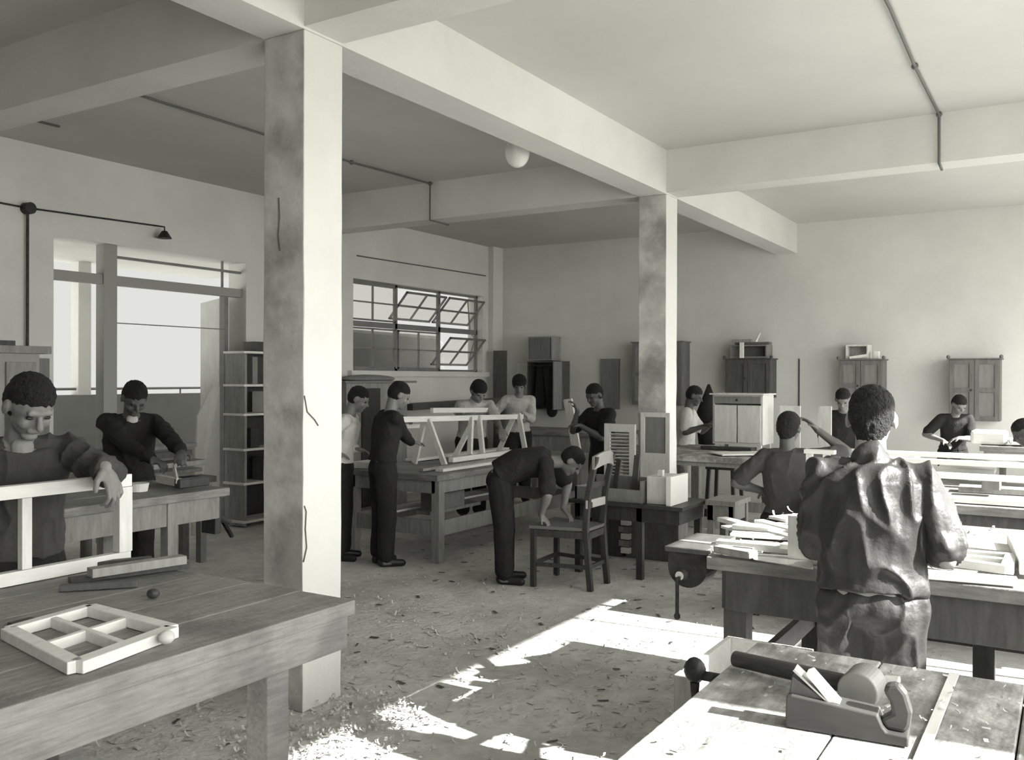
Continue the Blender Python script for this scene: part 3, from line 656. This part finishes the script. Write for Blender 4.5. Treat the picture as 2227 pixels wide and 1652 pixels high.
plank((6.55, 3.32, z0+.04), (6.6, 2.88, z0+.06), .03, .02, pine, 'light stick lying in the tool crate')
plank((6.66, 3.34, z0+.05), (6.72, 2.9, z0+.04), .03, .02, grey_wood, 'grey stick lying in the tool crate')
plank((6.75, 3.0, z0+.02), (6.78, 2.98, z0+.34), .05, .02, midwood, 'brown board end standing up out of the tool crate', up=(1, 0, 0))
plank((6.76, 3.18, z0+.02), (6.80, 3.15, z0+.30), .04, .02, darkwood, 'dark board end standing up out of the tool crate', up=(1, 0, 0))
# louvred shutter
sr = T('louvre_shutter', 'pale louvred shutter standing behind the tool crate', 'shutter', (7.25, 3.42, .5))
x, y0, y1, z0, z1 = 7.30, 3.235, 3.53, .50, 1.145
MB().box(x, x+.03, y0, y0+.055, z0, z1).box(x, x+.03, y1-.055, y1, z0, z1).box(x, x+.03, y0+.055, y1-.055, z1-.07, z1).box(x, x+.03, y0+.055, y1-.055, z0, z0+.05).build('frame', whitew, sr, .002)
b = MB(); n = 17
for k in range(n):
    zz = z0+.06+(z1-z0-.14)*(k+.5)/n
    b.bar((x+.015, y0+.055, zz), (x+.015, y1-.055, zz), .028, .006, (.6, 0, 1))
b.build('slats', whitew, sr)
sd_ = T('stool', 'box-like dark stand behind the dark table carrying the shutter', 'stand', (7.3, 3.35, 0))
MB().box(7.20, 7.42, 3.30, 3.60, 0, .498).build('body', cabd, sd_, .004)
# frame panel beside the column
fp = T('framed_panel', 'small framed panel with a grey field propped before the farther column', 'panel', (7.3, 3.1, .6))
MB().box(7.34, 7.37, 3.16, 3.20, .60, 1.25).box(7.34, 7.37, 2.93, 2.97, .60, 1.25).box(7.34, 7.37, 2.97, 3.16, 1.21, 1.25).box(7.34, 7.37, 2.97, 3.16, .60, .90).build('frame', whitew, fp, .002)
MB().box(7.35, 7.36, 2.97, 3.16, .90, 1.21).build('panel', cabp, fp)
MB().box(7.22, 7.44, 2.80, 3.28, 0, .598).top('crate', cabw, 'brown crate on the floor at the foot of the farther column', 'crate', bevel=.004)
for i in range(6):
    plank((7.18+.0*i, 3.22, .07+.06*i), (7.18, 3.30+.02*(i % 2), .07+.06*i), .05, .05, [paper_m, grey_wood][i % 2], 'pale short batten in the little stack under the dark table', group='battens under the dark table')
# trestle right of column
tl = T('trestle', 'pale wooden trestle standing just beyond the dark table', 'trestle', (7.2, 2.35, 0))
MB().box(6.85, 7.25, 2.20, 2.44, .56, .60).build('top_bar', grey_wood, tl, .003)
for (x, y) in ((6.87, 2.21), (6.87, 2.38), (7.17, 2.21), (7.17, 2.38)): MB().box(x, x+.05, y, y+.05, 0, .56).build('leg', grey_wood, tl, .003)
MB().box(6.87, 7.22, 2.22, 2.43, .44, .559).build('apron', grey_wood, tl, .002)

# ------------------------------------------------------------ chair
cr = T('chair', 'dark wooden dining chair with tall curved back being worked on', 'chair', (6.05, 3.2, 0))
FL, FR, BL, BR = Vector((5.84, 3.40, 0)), Vector((6.27, 3.44, 0)), Vector((5.925, 2.99, 0)), Vector((6.225, 3.0, 0))
for p in (FL, FR): MB().bar(p, p+Vector((0, 0, .43)), .038, .038, (1, 0, 0)).build('leg', darkwood, cr, .003)
for p in (BL, BR):
    b = MB(); pr_ = [(0, -.02), (.2, 0), (.45, .02), (.7, .0), (.98, -.06)]
    for (za, ya), (zb_, yb) in zip(pr_[:-1], pr_[1:]): b.bar(p+Vector((0, ya, za)), p+Vector((0, yb, zb_)), .038, .04, (0, 1, 0))
    b.build('back_post', darkwood, cr, .002)
MB().prism([FL+Vector((-.02, .03, .43)), FR+Vector((.02, .03, .43)), BR+Vector((.0, .0, .43)), BL+Vector((0, .0, .43))], (0, 0, .025)).build('seat', mat('seat_wood', .13, .5), cr, .004)
for a, c in ((FL, FR), (FL, BL), (FR, BR), (BL, BR)):
    MB().bar(a+Vector((0, 0, .40)), c+Vector((0, .01, .40)), .02, .05).build('seat_rail', darkwood, cr)
    MB().bar(a+Vector((0, 0, .17)), c+Vector((0, 0, .17)), .018, .028).build('stretcher', darkwood, cr)
b = MB(); n = 8
pa = BL+Vector((-.02, -.05, .93)); pb_ = BR+Vector((.02, -.05, .93))
rr = []
for k in range(n+1):
    t = k/n; p = pa.lerp(pb_, t)+Vector((0, -.03*math.sin(math.pi*t), .035*math.sin(math.pi*t)))
    rr.append([p+Vector((0, q[0], q[1])) for q in ((-.012, -.045), (.012, -.045), (.012, .05), (-.012, .05))])
b.rings(rr).build('crest_rail', mat('crest_wood', .30, .35, 1, 5, .2), cr, .003)
for zz in (.62, .76): MB().bar(BL+Vector((0, .0, zz)), BR+Vector((0, .0, zz)), .045, .014, (0, 1, 0)).build('back_slat', darkwood, cr, .002)
MB().box(5.9, 6.2, 2.985, 3.0, .60, .66).build('back_slat', mat('slat_pale', .4, .5), cr, .002)
# stools behind
def stool(x, y, h, lab):
    r = T('stool', lab, 'stool', (x, y, 0))
    MB().box(x-.16, x+.16, y-.16, y+.16, h-.03, h).build('seat', darkwood, r, .004)
    for sx in (-.13, .13):
        for sy in (-.13, .13): MB().bar((x+sx, y+sy, h-.03), (x+sx*1.2, y+sy*1.2, 0), .035, .035, (1, 0, 0)).build('leg', darkwood, r)
stool(6.6, 1.62, .62, 'dark stool in front of the farther workbench')
MB().box(6.5, 6.7, 1.72, 1.80, .621, .632).top('wooden_board', pine, 'white offcut on the dark stool before the farther workbench', 'board')
stool(9.6, 3.2, .6, 'dark stool behind the farther workbench near the white-shirted boy')

# ------------------------------------------------------------ people
def fuse(mb, name, mt, root_off, vox, smooth=3, disp=None, parent=None):
    me = bpy.data.meshes.new('tmp'); off = Vector(root_off)
    me.from_pydata([v-off for v in mb.v], [], mb.f)
    bm = bmesh.new(); bm.from_mesh(me); 
    bmesh.ops.recalc_face_normals(bm, faces=bm.faces); bm.to_mesh(me); bm.free()
    t = bpy.data.objects.new('tmp', me); C.objects.link(t)
    r = t.modifiers.new('r', 'REMESH'); r.mode = 'VOXEL'; r.voxel_size = vox; r.use_smooth_shade = True
    if smooth:
        s = t.modifiers.new('s', 'SMOOTH'); s.iterations = smooth; s.factor = .5
    dg = bpy.context.evaluated_depsgraph_get(); dg.update()
    nm = bpy.data.meshes.new_from_object(t.evaluated_get(dg), depsgraph=dg)
    bpy.data.objects.remove(t); bpy.data.meshes.remove(me)
    nm.name = name; nm.materials.clear(); nm.materials.append(mt)
    for p in nm.polygons: p.use_smooth = True
    if disp:
        ns = [v.normal.copy() for v in nm.vertices]
        for v, n in zip(nm.vertices, ns): v.co = v.co + n*disp(v.co)
    o = bpy.data.objects.new(name, nm); C.objects.link(o)
    if parent is not None: o.parent = parent
    return o
def loft(mb, pts, rad, side):
    pts = [Vector(p) for p in pts]; rs = []; n = 22
    side = Vector(side).normalized()
    for i, p in enumerate(pts):
        a = pts[max(i-1, 0)]; b = pts[min(i+1, len(pts)-1)]; d = (b-a).normalized()
        sd = (side-d*side.dot(d)).normalized(); f = sd.cross(d)
        ra, rb = rad[i]
        rs.append([p+f*(ra*math.copysign(abs(math.cos(k*2*math.pi/n))**.85, math.cos(k*2*math.pi/n)))+sd*(rb*math.copysign(abs(math.sin(k*2*math.pi/n))**.85, math.sin(k*2*math.pi/n))) for k in range(n)])
    mb.rings(rs)
def make_hand(mb, w, d, n, thumb, curl, k=1., spread=.0215):
    """w wrist, d finger direction, n palm normal (fingers curl towards it), thumb: +1/-1 side of d x n"""
    d = d.normalized(); n = (n-d*n.dot(d)).normalized(); s_ = d.cross(n)*thumb
    R = Matrix((d, s_, n)).transposed()
    mb.ell(w+d*.045*k, (.055*k, .040*k, .015*k), R)
    mb.capsule(w-d*.01*k, w+d*.03*k, .024*k, .028*k, .7, s_)
    for i, ln in enumerate((.070, .078, .073, .058)):
        o = w+d*(.083-.004*abs(i-1))*k+s_*((1.5-i)*spread*k)
        p = o; ang = curl[0]; seg = (.45, .3, .25)
        mb.capsule(w+d*.04*k+s_*((1.5-i)*.016*k), o, .010*k, .0095*k, n=8)
        for j in range(3):
            q = p+(d*math.cos(ang)+n*math.sin(ang)+s_*((1.5-i)*.05))*ln*seg[j]*k
            mb.capsule(p, q, (.0092-.0008*j)*k, (.0085-.0009*j)*k, n=8); p = q; ang += curl[1]
    p = w+d*.02*k+s_*.028*k; q = p+(d*.6+s_*.7+n*.25).normalized()*.038*k; r = q+(d*.85+s_*.2+n*.45).normalized()*.032*k
    mb.capsule(p, q, .014*k, .0115*k, n=8); mb.capsule(q, r, .011*k, .009*k, n=8)
def person(lab, foot, heading, k=1., lean=0., lean_side=0., twist=0., head=(0, 0), headpos=None, arms=None, shirt=None, trousers=None, sk=None, sleeve='short', vox=.010,
           hairk=1., curly=False, legs=True, stance=.09, leg_over=None, fold=.005, shoes=True, collar=False, neck_fwd=0., hips=.86, bag=0., body_fwd=0., vneck=None, nape=False):
    sk = sk or skin; foot = Vector(foot); H0 = Matrix.Rotation(math.radians(heading), 3, 'Z')
    fwd = H0 @ Vector((1, 0, 0)); lf = H0 @ Vector((0, 1, 0)); up = Vector((0, 0, 1))
    pel = foot+up*hips*k+fwd*body_fwd
    Q = Matrix.Rotation(math.radians(twist), 3, 'Z') @ Matrix.Rotation(math.radians(lean), 3, lf) @ Matrix.Rotation(math.radians(lean_side), 3, fwd)
    # gradual bend: points at fraction of lean
    def Rf(t): return Matrix.Rotation(math.radians(lean_side)*t, 3, fwd) @ Matrix.Rotation(math.radians(lean)*t, 3, lf)
    seg = [(0, .0), (.09, .45), (.10, .7), (.11, .9), (.10, 1.0), (.055, 1.05)]
    sp = [pel]
    for ln, t in seg[1:]: sp.append(sp[-1]+(Rf(t) @ up)*ln*k)
    top = sp[-1]; U1 = Rf(1.0) @ up; F1 = Rf(1.0) @ fwd; side = Matrix.Rotation(math.radians(twist), 3, 'Z') @ lf
    neck = top+U1*.02*k
    hd = Matrix.Rotation(math.radians(heading+head[1]), 3, 'Z') @ Matrix.Rotation(math.radians(head[0]), 3, 'Y')   # local x fwd, y left, z up; +pitch looks down
    def hv(x, y, z): return hd @ Vector((x*k, y*k, z*k))
    hc = neck+U1*.09*k+F1*(.015+neck_fwd)*k+hv(.02, 0, .065) if headpos is None else Vector(headpos)
    o_ = foot
    body = MB()
    rad = [(.100, .150), (.088, .128), (.092, .135), (.102, .150), (.098, .155), (.062, .105)]
    rad = [(a*k, b*k) for a, b in rad]
    loft(body, sp, rad, side)
    body.capsule(top-U1*.03*k, hc+hv(-.03, 0, -.05), .056*k, .050*k)
    shz = sp[-2]+U1*.02*k
    SH = {1: shz+side*.155*k, -1: shz-side*.155*k}
    for q in (1, -1): body.capsule(top-U1*.02*k, SH[q], .050*k, .050*k)
    # head
    body.ell(hc+hv(-.005, 0, .025), (.094*k, .075*k, .088*k), hd)
    body.ell(hc+hv(.020, 0, -.035), (.066*k, .057*k, .070*k), hd)
    body.ell(hc+hv(.058, 0, -.088), (.026*k, .030*k, .020*k), hd)
    body.capsule(hc+hv(.084, 0, .010), hc+hv(.108, 0, -.026), .008*k, .013*k)
    body.capsule(hc+hv(.080, -.035, .022), hc+hv(.080, .035, .022), .011*k, .011*k)
    body.capsule(hc+hv(.083, -.018, -.055), hc+hv(.083, .018, -.055), .009*k, .009*k)
    for q in (1, -1):
        body.ell(hc+hv(-.008, q*.078, -.008), (.020*k, .010*k, .030*k), hd)
        body.ell(hc+hv(.060, q*.035, -.030), (.022*k, .022*k, .024*k), hd)
    if vneck:
        vn = MB().capsule(top+F1*.056*k+U1*.01*k, sp[3]-U1*.02*k+F1*(.100*k+.010+bag*1.1), .040*k, .014*k, .5, side)
    # arms
    sleeves = MB(); A = arms or {}
    for q in (1, -1):
        a = A.get(q, {})
        s0 = SH[q]; L1, L2 = .27*k, .245*k
        wr = Vector(a['w']) if 'w' in a else s0+fwd*.10*k-up*.48*k+side*q*.05*k
        d = wr-s0; D = min(d.length, (L1+L2)*.995); 
        if d.length > D: wr = s0+d.normalized()*D; d = wr-s0
        c = (L1*L1+D*D-L2*L2)/(2*D); hgt = math.sqrt(max(L1*L1-c*c, 0))
        pole = a.get('pole', (-.5, .6, -.8)); pw = fwd*pole[0]+lf*pole[1]*q+up*pole[2]
        pw = pw-d.normalized()*pw.dot(d.normalized()); pw.normalize()
        el = s0+d.normalized()*c+pw*hgt
        body.capsule(s0, el, .050*k, .038*k); body.capsule(el, wr, .039*k, .025*k)
        body.capsule(el+(wr-el)*.05, el+(wr-el)*.4, .040*k, .038*k)
        fd = Vector(a['d']) if 'd' in a else (wr-el); pn = Vector(a['n']) if 'n' in a else -up
        if abs(fd.normalized().dot(pn.normalized())) > .95: pn = fwd
        make_hand(body, wr, fd, pn, a.get('t', q), a.get('curl', (.35, .35)), k)
        if sleeve == 'short':
            e = s0+(el-s0)*.82
            sleeves.capsule(s0, e, .064*k, .062*k+bag*.5)
        elif sleeve == 'long':
            sleeves.capsule(s0, el, .064*k, .054*k); sleeves.capsule(el, el+(wr-el)*.9, .054*k, .042*k)
        elif sleeve == 'rolled':
            sleeves.capsule(s0, el, .064*k, .056*k+bag*.6); sleeves.capsule(el, el+(wr-el)*.12, .056*k+bag*.5, .058*k)
        sleeves.capsule(top-U1*.03*k, s0, .060*k, .062*k)
        if 'extra' in a: a['extra'](sleeves, s0, el, wr)
    # legs
    tr = MB(); LO = leg_over or {}
    if legs:
        for q in (1, -1):
            hp = pel+lf*q*.082*k-up*.02*k
            lo = LO.get(q, {})
            an = Vector(lo['an']) if 'an' in lo else foot+lf*q*stance*k+up*.075*k
            kn = Vector(lo['kn']) if 'kn' in lo else hp.lerp(an, .48)+fwd*.015*k
            fd_ = H0 @ Vector((1, q*.2, 0))
            body.capsule(hp, kn, .082*k, .052*k); body.capsule(kn, an, .054*k, .034*k)
            body.capsule(an-up*.035*k-fd_*.02, an-up*.05*k+fd_*.13*k, .034*k, .024*k)
            if shoes: sh = MB(); sh.capsule(an-up*.035*k-fd_*.03*k, an-up*.045*k+fd_*.14*k, .040*k, .032*k, .8, up); LO.setdefault(q, {})['shoe'] = sh
            tr.capsule(hp, kn, .100*k, .082*k); tr.capsule(kn, an+up*.03*k, .082*k, .074*k)
        tr.ell(pel-up*.01*k, (.118*k, .165*k, .10*k), H0)
        tr.capsule(pel+up*.0*k, pel+(Rf(.4) @ up)*.105*k, .10*k, .093*k, 1.5, fwd)
    b = fuse(body, 'person', sk, o_, vox, 2)
    b.location = o_; b['label'] = lab; b['category'] = 'person'
    sd = Vector((foot.x*3.7, foot.y*5.1, 2.6))
    def folds(amp):
        def f(co):
            q = Vector((co.x*9, co.y*9, co.z*4.5))+sd
            w = noise.noise_vector(q*.6)*.9
            a = 1-abs(noise.noise(q+w)); 
            return amp*((a**4)*1.6-.5+noise.noise(q*2.3)*.5)
        return f
    if shirt:
        sm_ = MB(); pad = .016*k
        rr_ = [(a+pad+(bag if i in (1, 2) else bag*.6 if i == 0 else bag*.4), c+pad+(bag*1.2 if i in (1, 2) else bag*.5)) for i, (a, c) in enumerate(rad)]
        loft(sm_, [sp[0]+up*.035*k]+sp[1:], rr_[:], side)
        sm_.v += []; o = len(sm_.v); sm_.v += sleeves.v; sm_.f += [tuple(i+o for i in f) for f in sleeves.f]
        if collar: 
            sm_.capsule(top-U1*.02*k, top+U1*.022*k-F1*.005*k, .078*k, .066*k)
        if vneck: fuse(vn, 'undershirt', vneck, o_, vox, 2, None, b)
        fuse(sm_, 'shirt', shirt, o_, vox, 3, folds(fold*k), b)
    if legs:
        fuse(tr, 'trousers', trousers or cloth_black, o_, vox, 3, folds(fold*.8*k), b)
        for q in (1, -1):
            if shoes: sh = LO[q]['shoe']; fuse(sh, 'shoe', shoe_m, o_, .008, 2, None, b)
    hm = MB(); hk = hairk
    hm.ell(hc+hv(-.010, 0, .046), (.095*k*hk, .080*k*hk, .078*k*hk), hd)
    hm.ell(hc+hv(-.030, 0, .016), (.080*k*hk, .081*k*hk, .090*k*hk), hd)
    if nape: hm.ell(hc+hv(-.040, 0, -.025), (.062*k, .066*k, .066*k), hd); hm.ell(hc+hv(-.045, 0, -.06), (.045*k, .050*k, .05*k), hd)
    fuse(hm, 'hair', hair_m, o_, max(vox*.6, .0045), 1, (lambda co: .008*noise.noise(co*70)) if curly else (lambda co: .0035*noise.noise(co*75)-.001), b)
    for q in (1, -1):
        e = MB().ell(hc+hv(.076, q*.031, .002), (.010*k, .014*k, .007*k), hd, 10, 6); e.v = [v-o_ for v in e.v]
        ob_ = e.build('eye', eye_m, None, smooth=True); ob_.parent = b
    return b, dict(hc=hc, hv=hv, sp=sp, SH=SH, pel=pel, fwd=fwd, lf=lf, F1=F1, U1=U1, side=side, top=top)

def V(*a): return Vector(a)
# L: foreground boy, seen from behind
def folds_R(sm, s0, el, wr): pass
fx, fy = 3.17, .56
person('boy seen from behind in a dark short-sleeved shirt, standing at the vise bench', (fx, fy, 0), 13, .962, lean=8, head=(12, -8), shirt=cloth_shirt, trousers=cloth_trouser, sk=skin_light, vox=.007,
       sleeve='short', fold=.014, bag=.014, collar=True, hips=.85, hairk=.97, nape=True, stance=.1,
       arms={1: dict(w=V(fx+.24, fy+.12, .97), pole=(-.9, .45, -.4), d=V(1, -.4, 0), n=V(0, 0, -1)), -1: dict(w=V(fx+.22, fy-.09, .95), pole=(-.8, .42, -.5), d=V(1, .4, 0), n=V(0, 0, -1))})
# A: near left man
ax_, ay_ = 1.98, 3.30
gh = V(2.0, 3.06, 1.215)
person('man with bowed head in a dark jacket gripping the large upright sash', (1.96, 3.42, 0), -112, 1.0, lean=18, head=(34, 18), shirt=cloth_mid, trousers=cloth_black, sk=skin, vox=.0042, sleeve='long', fold=.010, bag=.012, vneck=skin,
       arms={1: dict(w=atD(228, 1022, 3.12)+V(0, .0, .012), pole=(-.3, .9, -.6), d=V(.15, -.35, -.8), n=V(-.3, .9, -.5), t=-1, curl=(.25, .75)), -1: dict(w=V(1.55, 3.1, 1.10), pole=(-.3, .7, -.6), d=V(.3, -.6, -.6), n=V(0, 1, -.4), t=1, curl=(.4, .7))})
# B: man at the doorway bench
person('man in a dark jacket and open white collar bending over the bench by the doorway', (3.95, 5.52, 0), -118, .98, lean=20, head=(38, 8), shirt=cloth_black, trousers=cloth_black, sk=skin_dark, sleeve='long', vox=.008, fold=.008, bag=.01, vneck=cloth_pale,
       arms={1: dict(w=atD(440, 1030, 5.65), d=V(-.6, -.6, -.3), curl=(.5, .6)), -1: dict(w=atD(385, 1040, 5.75), d=V(.2, -.8, -.3), curl=(.4, .6))})
# D: boy at the centre bench end
person('boy in dark clothes in profile standing at the near end of the central bench', (5.84, 4.84, 0), -32, .955, lean=10, head=(26, -6), shirt=cloth_black, trousers=cloth_black, sk=skin, vox=.010, sleeve='long',
       arms={1: dict(w=V(6.55, 5.15, 1.16), d=V(1, -.1, 0), curl=(.5, .6)), -1: dict(w=V(6.28, 4.86, .95), d=V(1, -.2, 0))})
# C: boy half hidden by column
person('boy in a white apron half hidden by the near column', V(atD(742, 800, 7.75).x, atD(742, 800, 7.75).y, 0), -60, .93, lean=12, head=(24, 0), shirt=cloth_white, trousers=cloth_black, sk=skin, vox=.011, sleeve='long',
       arms={1: dict(w=atD(775, 975, 7.7), d=V(.6, -.6, -.2)), -1: dict(w=atD(730, 985, 7.6), d=V(.6, -.6, -.2))})
# E: boy behind the timber frame
person('boy in a pale collared shirt leaning behind the white timber frame', (8.32, 5.64, 0), -135, 1.01, lean=34, head=(34, 14), shirt=cloth_pale, trousers=cloth_black, sk=skin, vox=.010, sleeve='short', collar=True, hairk=1.08,
       arms={1: dict(w=V(7.95, 5.0, .98), d=V(-.4, -.4, -.5)), -1: dict(w=V(7.5, 5.2, 1.1), d=V(-.3, -.6, .2))})
# F: curly haired
pF = atD(1126, 840, 11.3); person('curly haired person in a pale top before the white sheet near the far corner', (pF.x, pF.y, 0), -140, 1.0, lean=14, head=(25, -10), shirt=cloth_pale, trousers=cloth_black, sk=skin, vox=.012, curly=True, hairk=1.12, sleeve='long',
       arms={1: dict(w=atD(1135, 900, 10.9), d=V(-.6, -.4, -.4)), -1: dict(w=atD(1078, 885, 11), d=V(-.6, .1, -.4))})
# G
pG = atD(1300, 860, 8.9); person('boy in a dark shirt in profile holding a tall pale board upright', (pG.x+.02, pG.y-.05, 0), 158, .94, lean=8, head=(24, 4), shirt=cloth_black, trousers=cloth_black, sk=skin_dark, vox=.010, sleeve='short',
       arms={-1: dict(w=atD(1256, 893, 8.8), pole=(-.2, .5, -.9), d=V(-.2, .3, .8), n=V(-.5, .8, 0), curl=(.5, .6)), 1: dict(w=atD(1262, 925, 8.7), pole=(-.4, .6, -.8), d=V(-.3, .8, .1), n=V(0, 0, -1), curl=(.6, .6))})
# H: bending boy
hx, hy = 5.86, 3.66
person('boy in dark clothes bent over the dining chair with both hands on its seat', (hx, hy, 0), -62, .93, lean=88, head=(52, -6), shirt=cloth_black, trousers=cloth_black, sk=skin, vox=.009, sleeve='short', hips=.84, fold=.005, stance=.1, body_fwd=-.04,
       arms={1: dict(w=V(6.12, 3.30, .55), pole=(.2, .3, .2), d=V(.1, -.6, -.6), n=V(0, 0, -1)), -1: dict(w=V(5.88, 3.36, .53), pole=(.1, .3, .2), d=V(.1, -.6, -.6), n=V(0, 0, -1))}, neck_fwd=.0, bag=.02)
# I: white shirt boy
pI = atD(1490, 870, 9.9); person('boy in a white shirt and pale trousers reaching toward the pale cabinet', (pI.x, pI.y, 0), -78, .92, lean=6, head=(22, 0), shirt=cloth_white, trousers=cloth_pale, sk=skin_dark, vox=.010, sleeve='short',
       arms={1: dict(w=atD(1553, 917, 9.85), pole=(-.2, .5, -.9), d=V(.2, -.9, .1), curl=(.4, .5)), -1: dict(w=atD(1535, 925, 9.6), pole=(-.4, .6, -.8), d=V(.1, -.9, .1))})
# J: boy with hand on head
pJ = atD(1716, 910, 6.05)
person('boy in a dark shirt seen from behind raising one hand to his head', (pJ.x-.04, pJ.y, 0), 15, .95, lean=8, head=(12, -18), shirt=cloth_mid, trousers=cloth_black, sk=skin_dark, vox=.008, sleeve='short', fold=.007, hips=.66, nape=True,
       leg_over={q: dict(kn=V(pJ.x+.36, pJ.y+q*.12+.08, .54), an=V(pJ.x+.30, pJ.y+q*.12+.08, .075)) for q in (1, -1)},
       arms={-1: dict(w=atD(1778, 935, 6.1), pole=(.3, 1.2, -.3), d=V(-.1, .5, .5), n=V(-.3, .6, -.5), t=1, curl=(.2, .3)), 1: dict(w=atD(1668, 1070, 6.15), pole=(-.3, .8, -.2), d=V(.8, .2, -.4))})
stool(pJ.x-.04, pJ.y, .55, 'dark stool under the seated boy with his hand on his head')
# K
pK = atD(1834, 880, 9.3); person('boy in a dark shirt facing the camera, partly hidden by the foreground boy', (pK.x, pK.y, 0), -168, .92, lean=12, head=(32, -6), shirt=cloth_black, trousers=cloth_black, sk=skin, vox=.011, sleeve='short')
# M
pM = atD(2084, 897, 9.9); person('boy in a dark short-sleeved shirt looking down under the two-door cabinet', (pM.x, pM.y+.05, 0), -160, .88, lean=16, head=(34, 16), shirt=cloth_black, trousers=cloth_black, sk=skin, vox=.010, sleeve='short',
       arms={-1: dict(w=atD(2052, 958, 9.75), pole=(-.5, .9, -.2), d=V(-.3, -.5, -.3)), 1: dict(w=atD(2085, 952, 9.6), pole=(-.3, .6, -.5), d=V(-.3, .6, -.2))})
# N
pN = atD(2305, 925, 6.4); person('person in dark clothes cut off by the right edge beside the plank pile', (pN.x, pN.y, 0), 90, .82, lean=25, head=(30, 0), shirt=cloth_mid, trousers=cloth_black, sk=skin_dark, vox=.011, sleeve='long')

# ------------------------------------------------------------ shavings
def curl(b, p, L, w, turns, yaw, lift=.3):
    n = 9; r = L/(turns*2*math.pi+.5); c, s = math.cos(yaw), math.sin(yaw); rs = []
    for i in range(n+1):
        t = i/n*turns*2*math.pi; x = i/n*L*.55+r*math.sin(t)*.8; z = r*(1-math.cos(t))*.8+.003
        for q in (-1, 1): rs.append(Vector((p.x+x*c-q*w*s/2, p.y+x*s+q*w*c/2, p.z+z+q*w*lift*.2)))
    b.add(rs, [(2*i, 2*i+1, 2*i+3, 2*i+2) for i in range(n)])
def chips(b, p, r):
    a = random.random()*6.28; w = r*random.uniform(.15, .5)
    b.bar(p+Vector((0, 0, .004)), p+Vector((r*math.cos(a), r*math.sin(a), .004+random.random()*.006)), w, .002)
def blocked(x, y):
    return (3.05 < x < 3.35 and 3.0 < y < 3.29) or (7.44 < x < 7.74 and 3 < y < 3.29)
b = MB()
for i in range(7000):
    x = random.uniform(2.0, 8.2); y = random.uniform(.6, 5.8)
    dens = max(0, noise.noise(Vector((x*1.1, y*1.1, 0)))+.35) + (1.6 if (abs(x-3.1) < .55 and 2.2 < y < 3.3) else 0) + (.35 if y > 1.3 and x < 6 else 0)
    if random.random() > dens or blocked(x, y): continue
    p = Vector((x, y, .001)); s = .6 if x > 5 else 1
    if random.random() < .6: curl(b, p, random.uniform(.02, .065)*s, random.uniform(.004, .012)*s, random.uniform(.3, 1.1), random.random()*6.28)
    else: chips(b, p, random.uniform(.012, .05)*s)
for i in range(480):
    a = random.random()*6.28; r = random.random()**.5*.5; x, y = 2.95+r*math.cos(a), 2.75+r*math.sin(a)*.8
    if blocked(x, y): continue
    curl(b, Vector((x, y, random.random()*.03)), random.uniform(.03, .07), random.uniform(.006, .014), random.uniform(.7, 1.5), random.random()*6.28, .4)
b.top('wood_shavings', shav_m, 'wood shavings and chips scattered over the workshop floor', 'shavings', kind='stuff')
b = MB()
for i in range(170):
    x, y = random.uniform(2.5, 8), random.uniform(1, 5)
    if not blocked(x, y): chips(b, Vector((x, y, .001)), random.uniform(.02, .06))
b.top('dark_splinters', midwood, 'dark splinters and bark bits scattered on the floor', 'splinters', kind='stuff')
b = MB()
for i in range(240):
    x, y = random.uniform(1.3, 2.35), random.uniform(-.3, .68)
    if y > .26 and random.random() < .6 and x < 2.0: continue
    if 1.82 < x < 1.95 and .24 < y < .5: continue
    if random.random() < .45: curl(b, Vector((x, y, .857)), random.uniform(.015, .035), random.uniform(.004, .010), random.uniform(.4, 1.2), random.random()*6.28)
    else: chips(b, Vector((x, y, .857)), random.uniform(.005, .02))
b.top('bench_shavings', shav_m, 'small shavings and chips lying on the nearest workbench', 'shavings', kind='stuff')
b = MB()
for i in range(260):
    x, y = random.uniform(3.5, 4.85), random.uniform(.3, 1.29)
    if random.random() < .6: curl(b, Vector((x, y, .851)), random.uniform(.02, .06), random.uniform(.006, .014), random.uniform(.4, 1.2), random.random()*6.28)
    else: chips(b, Vector((x, y, .851)), random.uniform(.01, .03))
b.top('bench_shavings', shav_m, 'curled shavings spread on the vise bench', 'shavings', kind='stuff')

# ------------------------------------------------------------ light
sd_dir = Vector((-.07, .993, -.653)).normalized()
ld = bpy.data.lights.new('sun', 'SUN'); ld.energy = 13; ld.angle = math.radians(.6); ld.color = (1, .99, .95)
lo = bpy.data.objects.new('sun', ld); C.objects.link(lo)
lo.rotation_euler = sd_dir.to_track_quat('-Z', 'Y').to_euler()
w = bpy.data.worlds.new('sky'); bpy.context.scene.world = w; w.use_nodes = True; nt = w.node_tree; N = nt.nodes; L = nt.links
bg = N['Background']; tc = N.new('ShaderNodeTexCoord'); sp = N.new('ShaderNodeSeparateXYZ'); L.new(tc.outputs['Generated'], sp.inputs[0])
r = N.new('ShaderNodeMapRange'); r.inputs['From Min'].default_value = -.6; r.inputs['From Max'].default_value = .5
r.inputs['To Min'].default_value = 5.0; r.inputs['To Max'].default_value = .42; r.interpolation_type = 'SMOOTHSTEP'
L.new(sp.outputs['Y'], r.inputs['Value']); L.new(r.outputs['Result'], bg.inputs['Strength']); bg.inputs['Color'].default_value = (.80, .80, .77, 1)
vs_ = bpy.context.scene.view_settings; vs_.view_transform = 'Standard'; vs_.look = 'None'; vs_.exposure = 1.18; vs_.gamma = 1
for o in bpy.context.scene.objects:
    if '_o' in o: del o['_o']
